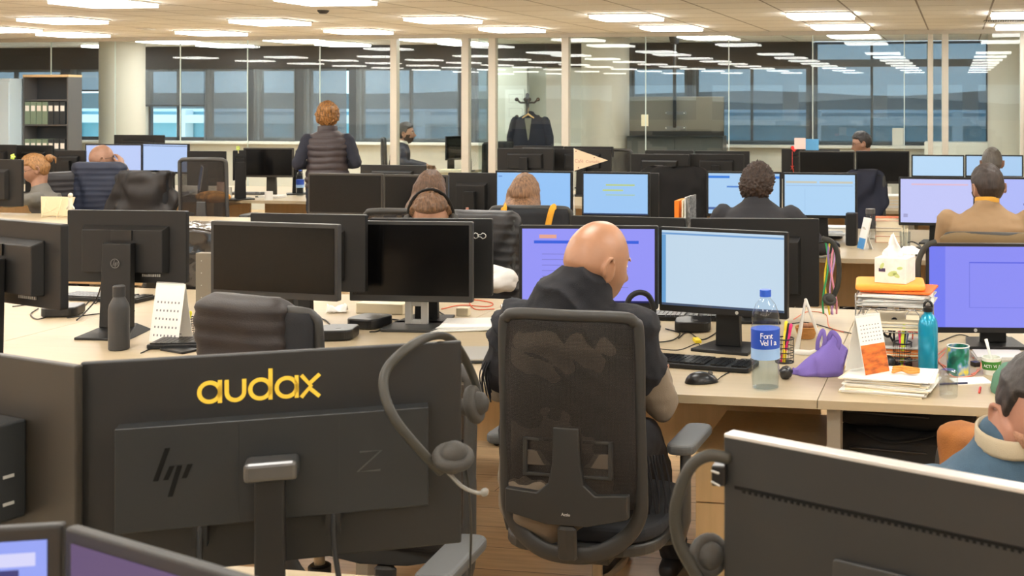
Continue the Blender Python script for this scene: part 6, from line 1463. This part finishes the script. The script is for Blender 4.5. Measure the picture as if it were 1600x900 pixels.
single('figurine', 'small clear figurine at the right end of the cream tablet', 'figurine', mb, mat('frosted_white', (214,208,190), .3), W3(110, 344), smooth=True)
def flower(label, px, py, D):
    p = atD(px, py, D); g = thing('flower_clip', label, 'clip', p); mb = MB()
    for k in range(5): mb.ball((.014*math.cos(k*1.256), 0, .014+.014*math.sin(k*1.256)), (.009,.004,.009), 10)
    obj('petals', mb, mat('lime_petal', (190,214,90), .6), g, smooth=True); obj('clip_stem', MB().tube([(0,.002,.012), (0,.004,-.03)], .004, 6).ball((0,-.003,.014), .006, 8), mat('cream_clip', (236,226,180), .6), g, smooth=True)
flower('lime green flower clip on the leftmost monitor corner', 20, 248, 8.74); flower('yellow flower clip on the slim monitor left of the standing woman', 372, 234, 10.98)
# ------------------------------------------------------------------ row C clutter
keyboard('grey keyboard on the third row desk beside the mesh chair', 390, 304, 3, w=.42, m=GREYP, km=DGREY)
water_bottle('clear water bottle with blue label beside the standing woman', Vector(W3(469, 306)), .80, False)
for px_, D_, lb, c_, h_ in ((356, 11.0, 'white paper cup left of the dark monitor on the third row', (232,226,214), .11), (345, 11.1, 'pink cup left of the dark monitor on the third row', (222,180,160), .15), (420, 10.9, 'small white mug under the dark monitor on the third row', (230,228,222), .08)):
    cupm(lb, 0, 0, .035, h_, mat('cup_%d_%d_%d' % c_, c_, .5), name='cup', loc=D3(px_, D_), cat='cup')
papers('small pile of white sheets under the dark monitor on the third row', 425, 0, .2, .15, 4, 0, loc=D3(425, 11.15), th=.006)
mb = MB(); mb.ball((0,0,.05), (.17,.08,.055), 24); single('patterned_bag', 'orange and yellow patterned bag on the desk behind the empty mesh chair', 'bag', mb, mat('orange_pattern', (222,150,60), .8, var=.6, vs=30), D3(333, 10.65), 0, smooth=True)
mb = MB(); mb.ball((0,0,.03), (.10,.06,.035), 18); single('dark_bag', 'dark reddish scarf heap left of the orange patterned bag', 'scarf', mb, mat('dark_red_knit', (70,46,42), .9, var=.6, vs=60), D3(296, 10.75), 0, smooth=True)
g = thing('laptop', 'open silver laptop right of the pale lit monitors', 'laptop', D3(290, 10.75), -52); obj('base', MB().poly(rrect(.31,.21,.012), .06, .07, Rot('X', 18)), LAP, g, bev=.002); obj('keys', MB().box(-.13,-.07,.0702,.13,.05,.072, Rot('X', 18)), BLK, g)
obj('lid', MB().box(-.155,-.004,0,.155,.004,.22, T(0,.11,.10) @ Rot('X', -8)), LAP, g, bev=.002); obj('lid_screen', MB().box(-.148,-.006,.006,.148,-.004,.213, T(0,.11,.10) @ Rot('X', -8)), emis('lit_screen_120_150_190', (90,112,150), 1), g); obj('laptop_riser', MB().box(-.10,-.08,0,.10,.08,.045), GREYP, g)
# photo frame and papers on the third row, right
g = thing('photo_frame', 'white photo frame with a dark picture under the black switched-off monitor', 'photo frame', D3(1383, 10.55)); obj('frame', MB().box(-.055,-.006,0,.055,.006,.15, Rot('X', -10)), WHITE, g, bev=.002); obj('photo', MB().box(-.022,-.0075,.03,.022,-.006,.11, Rot('X', -10)), mat('dark_photo', (70,66,64), .5, var=.8, vs=60), g)
papers('tall stack of white papers below the photo frame', 1385, 0, .28, .22, 9, 2, loc=D3(1386, 10.2), th=.012, cols=[PAPER, PAPER3])
single('white_carton', 'white upright carton on the sill behind the dark-haired man', 'carton', MB().box(-.075,-.05,0,.075,.05,.24), WHITE, Vector((aty(1403, 226, WIN_Y-.08).x, WIN_Y-.075, SILL+.0105)), 0, bev=.004)
cab = aty(1497, 300, 15.3); g = thing('white_cabinet', 'white cabinet behind the glass door at right', 'cabinet', (cab.x, cab.y, 0)); obj('body', MB().box(-.42,-.2,0,.42,.2,1.12), WHITE, g, bev=.004); obj('cabinet_door', MB().box(-.41,-.21,.05,-.01,-.2,1.08), WHITE, g, bev=.003); obj('cabinet_door', MB().box(.01,-.21,.05,.41,-.2,1.08), WHITE, g, bev=.003)
# notes and heart on a monitor
p = atD(1250, 225, 11.6); single('note', 'pink paper note standing above the dark monitor back', 'note', MB().box(-.055,-.001,-.05,.055,.001,.06), mat('pink_paper', (240,206,198), .8), p, 4)
p = atD(1269, 226, 11.61); single('note', 'blue paper note standing above the dark monitor back', 'note', MB().box(-.065,-.001,-.055,.065,.001,.055), mat('blue_paper', (92,158,206), .8), p, -2)
hpnt = []
for k in range(40):
    t_ = 2*math.pi*k/40; hpnt.append((.0022*16*math.sin(t_)**3, .0022*(13*math.cos(t_)-5*math.cos(2*t_)-2*math.cos(3*t_)-math.cos(4*t_))))
p = atD(1241, 232, 11.685); single('heart_decoration', 'red paper heart on the corner of the dark monitor back', 'heart', MB().poly(hpnt, 0, .006, Rot('X', 90)), mat('heart_red', (226,50,44), .5), p)
p = atD(1238, 262, 11.68); g = thing('ribbon', 'red ribbon bow hanging under the red heart', 'ribbon', p); obj('bow', MB().tube([(0.03*math.cos(a)*abs(math.sin(a)), -.004, .02*math.sin(2*a)) for a in [2*math.pi*k/20 for k in range(20)]], .004, 6, closed=True).tube([(0,0,.16), (0,0,0), (.015,0,-.05)], .003, 6), mat('ribbon_red', (206,70,56), .6), g, smooth=True)
# ------------------------------------------------------------------ behind the glass
p = D3(1058, 15.0, 0); g = thing('hanging_television', 'large television back hung from the ceiling on a black pole, behind the glass', 'television', (p.x, p.y, 0), 6); s_ = 15.0/F
tz, bz = H+2*s_, H-59*s_; TVB = mat('tv_back', (92,88,78), .5, bump=.1, bs=300)
obj('back_shell', MB().box(-.60,-.05,bz,.60,.0,tz), TVB, g, bev=.008); obj('screen', MB().box(-.6,0,bz,.6,.005,tz), SCREEN_OFF, g)
obj('lower_shell', MB().box(-.60,-.056,bz,.60,-.05,bz+.06), BLK, g); obj('pole', MB().tube([(-.02,-.10,H-44*s_), (-.02,-.10,CEIL)], .022, 14), BLK2, g, smooth=True)
obj('collar', MB().lathe([(.05,CEIL-.10), (.07,CEIL-.02), (.07,CEIL-.001)], 20, (-.02,-.10,0)), BLK2, g, smooth=35); mb = MB().box(-.14,-.075,H-50*s_,.12,-.05,H-44*s_).box(-.14,-.075,H-26*s_,.12,-.05,H-21*s_).box(-.04,-.10,H-50*s_,.0,-.05,H-20*s_)
obj('bracket', mb, GREYP, g); mb = MB()
for x_, z_ in ((-.13,H-24*s_), (.10,H-24*s_), (-.13,H-47*s_), (.10,H-47*s_)): mb.ball((x_,-.08,z_), .010, 8)
obj('bolts', mb, CHROME, g, smooth=True); obj('sticker', MB().box(-.45,-.0515,H-44*s_,-.36,-.05,H-26*s_), PAPER3, g)
p = D3(1058, 15.3, 0); g = thing('sideboard', 'dark grey sideboard below the hanging television', 'sideboard', (p.x, p.y, 0), 4); obj('body', MB().box(-.62,-.2,0,.62,.2,H-60*s_), mat('anthracite', (62,66,66), .5), g, bev=.004)
for x_ in (-.31, .31): obj('cabinet_door', MB().box(x_-.30,-.212,.06,x_+.30,-.2,H-60*s_-.03), mat('anthracite2', (68,72,72), .45), g, bev=.003)
# coat stand and coat
p = D3(824, 15.0, 0); g = thing('coat_stand', 'dark coat stand with round hooks behind the glass', 'coat stand', (p.x, p.y, 0)); BRZ = mat('bronze', (70,58,50), .4, .3)
zt_ = H+5*15/F; mb = MB().tube([(0,0,.02), (0,0,zt_)], .022, 14).lathe([(.20,0), (.20,.02), (.04,.04)], 28); obj('pole', mb, BRZ, g, smooth=40)
for hz in (zt_-.08, zt_-.30):
    for k in range(4):
        a = math.radians(90*k+10); d_ = Vector((math.cos(a), math.sin(a), 0)); obj('hook', MB().tube([d_*.01+Vector((0,0,hz-.02)), d_*.09+Vector((0,0,hz-.02)), d_*.13+Vector((0,0,hz+.02))], .013, 8).ball(tuple(d_*.135+Vector((0,0,hz+.02))), .026, 10), BRZ, g, smooth=True)
cz = H-36*15/F; DC = mat('dark_navy_coat', (26,30,46), .85, bump=.3, bs=200)
g = thing('coat', 'dark navy coat on a wooden hanger hung on the coat stand', 'coat', (p.x+.09, p.y-.14, 0), 4)
mb = MB(); tt = [(0,0,cz-.55), (0,0,cz-.2), (0,0,cz), (0,0,cz+.02), (0,0,cz+.09)]; mb.tube(tt, [(.26,.09), (.235,.09), (.225,.085), (.205,.07), (.06,.04)], 32, up=(0,1,0))
mb.v = [tuple(Vector(v)+Vector((0, 1, 0))*.02*noise.noise(Vector((v[0]*14, 0, v[2]*4)))) for v in mb.v]; obj('coat_body', mb, DC, g, smooth=True)
for s1 in (-1, 1): obj('sleeve', MB().tube([(s1*.19,0,cz+.0), (s1*.24,0,cz-.2), (s1*.25,.0,cz-.5)], [.06,.06,.05], 14), DC, g, smooth=True)
obj('lining', MB().poly([(-.045,0), (.045,0), (.012,-.26), (0,-.28)], 0, .004, T(0,-.095,cz+.04) @ Rot('X', 90)), mat('grey_lining', (120,122,112), .8), g)
obj('hanger', MB().tube([(-.07,-.09,cz+.045), (0,-.09,cz+.09), (.07,-.09,cz+.045)], [.008,.014,.008], 10).tube([(0,-.09,cz+.09), (0,-.09,cz+.15), (.015,-.09,cz+.17)], .003, 6), mat('hanger_wood', (214,176,120), .5), g, smooth=True)
# noticeboard papers
nb = aty(806, 165, WIN_Y-.23); g = thing('wall_chart', 'white charts on the pale panel behind the coat stand', 'chart', (nb.x, nb.y, 1.35), 0); obj('sheet', MB().box(-.16,-.004,-.18,.13,0,.45), PAPER, g)
mb = MB()
for k in range(3): mb.box(-.10,-.006,-.14+.2*k,.10,-.004,-.137+.2*k).box(-.10,-.006,-.02+.2*k,.10,-.004,-.017+.2*k).box(-.10,-.006,-.14+.2*k,-.097,-.004,-.02+.2*k).box(.097,-.006,-.14+.2*k,.10,-.004,-.017+.2*k)
obj('printed_lines', mb, mat('print_grey', (120,120,124), .7), g)
# office desk, monitor, cup
p = D3(690, 15.3, 0); desk(p.x-.95, p.x+.40, p.y-.35, p.y+.35, 'maple desk in the glass office of the bearded man', 'maple desks in rows')
monitor('black monitor angled towards the bearded man in the glass office', (697,213), (722,212), 250, 'front', D=15.3, yaw=62, ztop=1.2)
cupm('brown bowl-shaped cup on the desk of the bearded man', 0, 0, .05, .07, mat('brown_cup', (110,80,60), .5), name='cup', loc=D3(674, 15.2), taper=.7, cat='cup'); papers('flat papers on the desk of the bearded man', 706, 0, .3, .2, 5, 0, loc=D3(708, 15.2), cols=[PAPER3, PAPER], th=.005)
g = thing('desk_fan', 'round desk fan behind the glass beside the post', 'fan', D3(735, 15.2)); mb = MB()
for r_ in (.10,.075,.05,.025): mb.tube([(r_*math.cos(2*math.pi*k/24), 0, .16+r_*math.sin(2*math.pi*k/24)) for k in range(24)], .003, 6, closed=True)
for k in range(12): mb.tube([(0,0,.16), (.1*math.cos(k*math.pi/6), 0, .16+.1*math.sin(k*math.pi/6))], .0015, 4)
obj('fan_guard', mb, ALU, g, smooth=True); obj('fan_stand', MB().tube([(0,.02,.01), (0,.02,.15)], .01, 8).lathe([(.06,0), (.06,.012)], 20), BLK2, g, smooth=40)
# left meeting room: binder shelf, white cabinet
p = D3(82, 15.3, 0); g = thing('bookshelf', 'tall open shelf with maple top and binders, behind the glass at left', 'shelf', (p.x, p.y, 0), 0); sx_ = 15.3/F; zt_ = H+36*sx_
obj('top_panel', MB().box(-.33,-.12,zt_-.03,.33,.12,zt_), PEDW, g); mb = MB().box(-.33,-.12,0,-.30,.12,zt_-.03).box(.30,-.12,0,.33,.12,zt_-.03)
obj('side_panel', MB().box(-.33,-.12,0,-.31,.12,zt_-.03), GREYP, g); obj('side_panel', MB().box(.31,-.12,0,.33,.12,zt_-.03), GREYP, g)
for z_ in (.06, .46, .86, H-12*sx_-.24, H-12*sx_+.08): 
    obj('shelf_board', MB().box(-.31,-.11,z_-.02,.31,.12,z_), GREYP, g)
obj('back_panel', MB().box(-.31,.10,.06,.31,.12,zt_-.03), mat('shelf_dark', (58,62,66), .7), g)
for row, z_ in ((0, .86), (1, H-12*sx_-.24)):
    for k in range(7):
        b = thing('ring_binder', '%s ring binder with white label on the %s shelf at left, %s' % (('grey-green' if k < 4 else 'black'), ('lower', 'upper')[row], ['first', 'second', 'third', 'fourth', 'fifth', 'sixth', 'seventh'][k]), 'binder', (p.x-.265+k*.085, p.y-.02, z_+.0005), 0, 'ring binders on the left shelf')
        obj('spine', MB().box(-.038,-.10,0,.038,.11,.29), mat('binder_green', (120,140,120), .6) if k < 4 else mat('binder_black', (44,50,54), .6), b, bev=.003); obj('label', MB().box(-.028,-.1015,.17,.028,-.10,.24), PAPER, b)
p = D3(8, 15.3, 0); g = thing('white_cabinet', 'pale blue-white tall cabinet left of the binder shelf', 'cabinet', (p.x, p.y, 0)); obj('body', MB().box(-.42,-.2,0,.25,.2,zt_-.05), mat('pale_blue_lacquer', (196,218,232), .3), g, bev=.004); obj('cabinet_door', MB().box(-.41,-.21,.05,-.09,-.2,zt_-.1), mat('pale_blue_lacquer2', (200,222,236), .3), g, bev=.003); obj('cabinet_door', MB().box(-.08,-.21,.05,.24,-.2,zt_-.1), MATS['pale_blue_lacquer2'], g, bev=.003)
# fonts become plain meshes
dg = bpy.context.evaluated_depsgraph_get()
for o in [x for x in bpy.data.objects if x.type == 'FONT']:
    me = bpy.data.meshes.new_from_object(o.evaluated_get(dg)); n = bpy.data.objects.new(o.name, me); COL.objects.link(n); n.parent = o.parent; n.location = o.location; n.rotation_euler = o.rotation_euler; nm = o.name
    bpy.data.objects.remove(o); n.name = nm
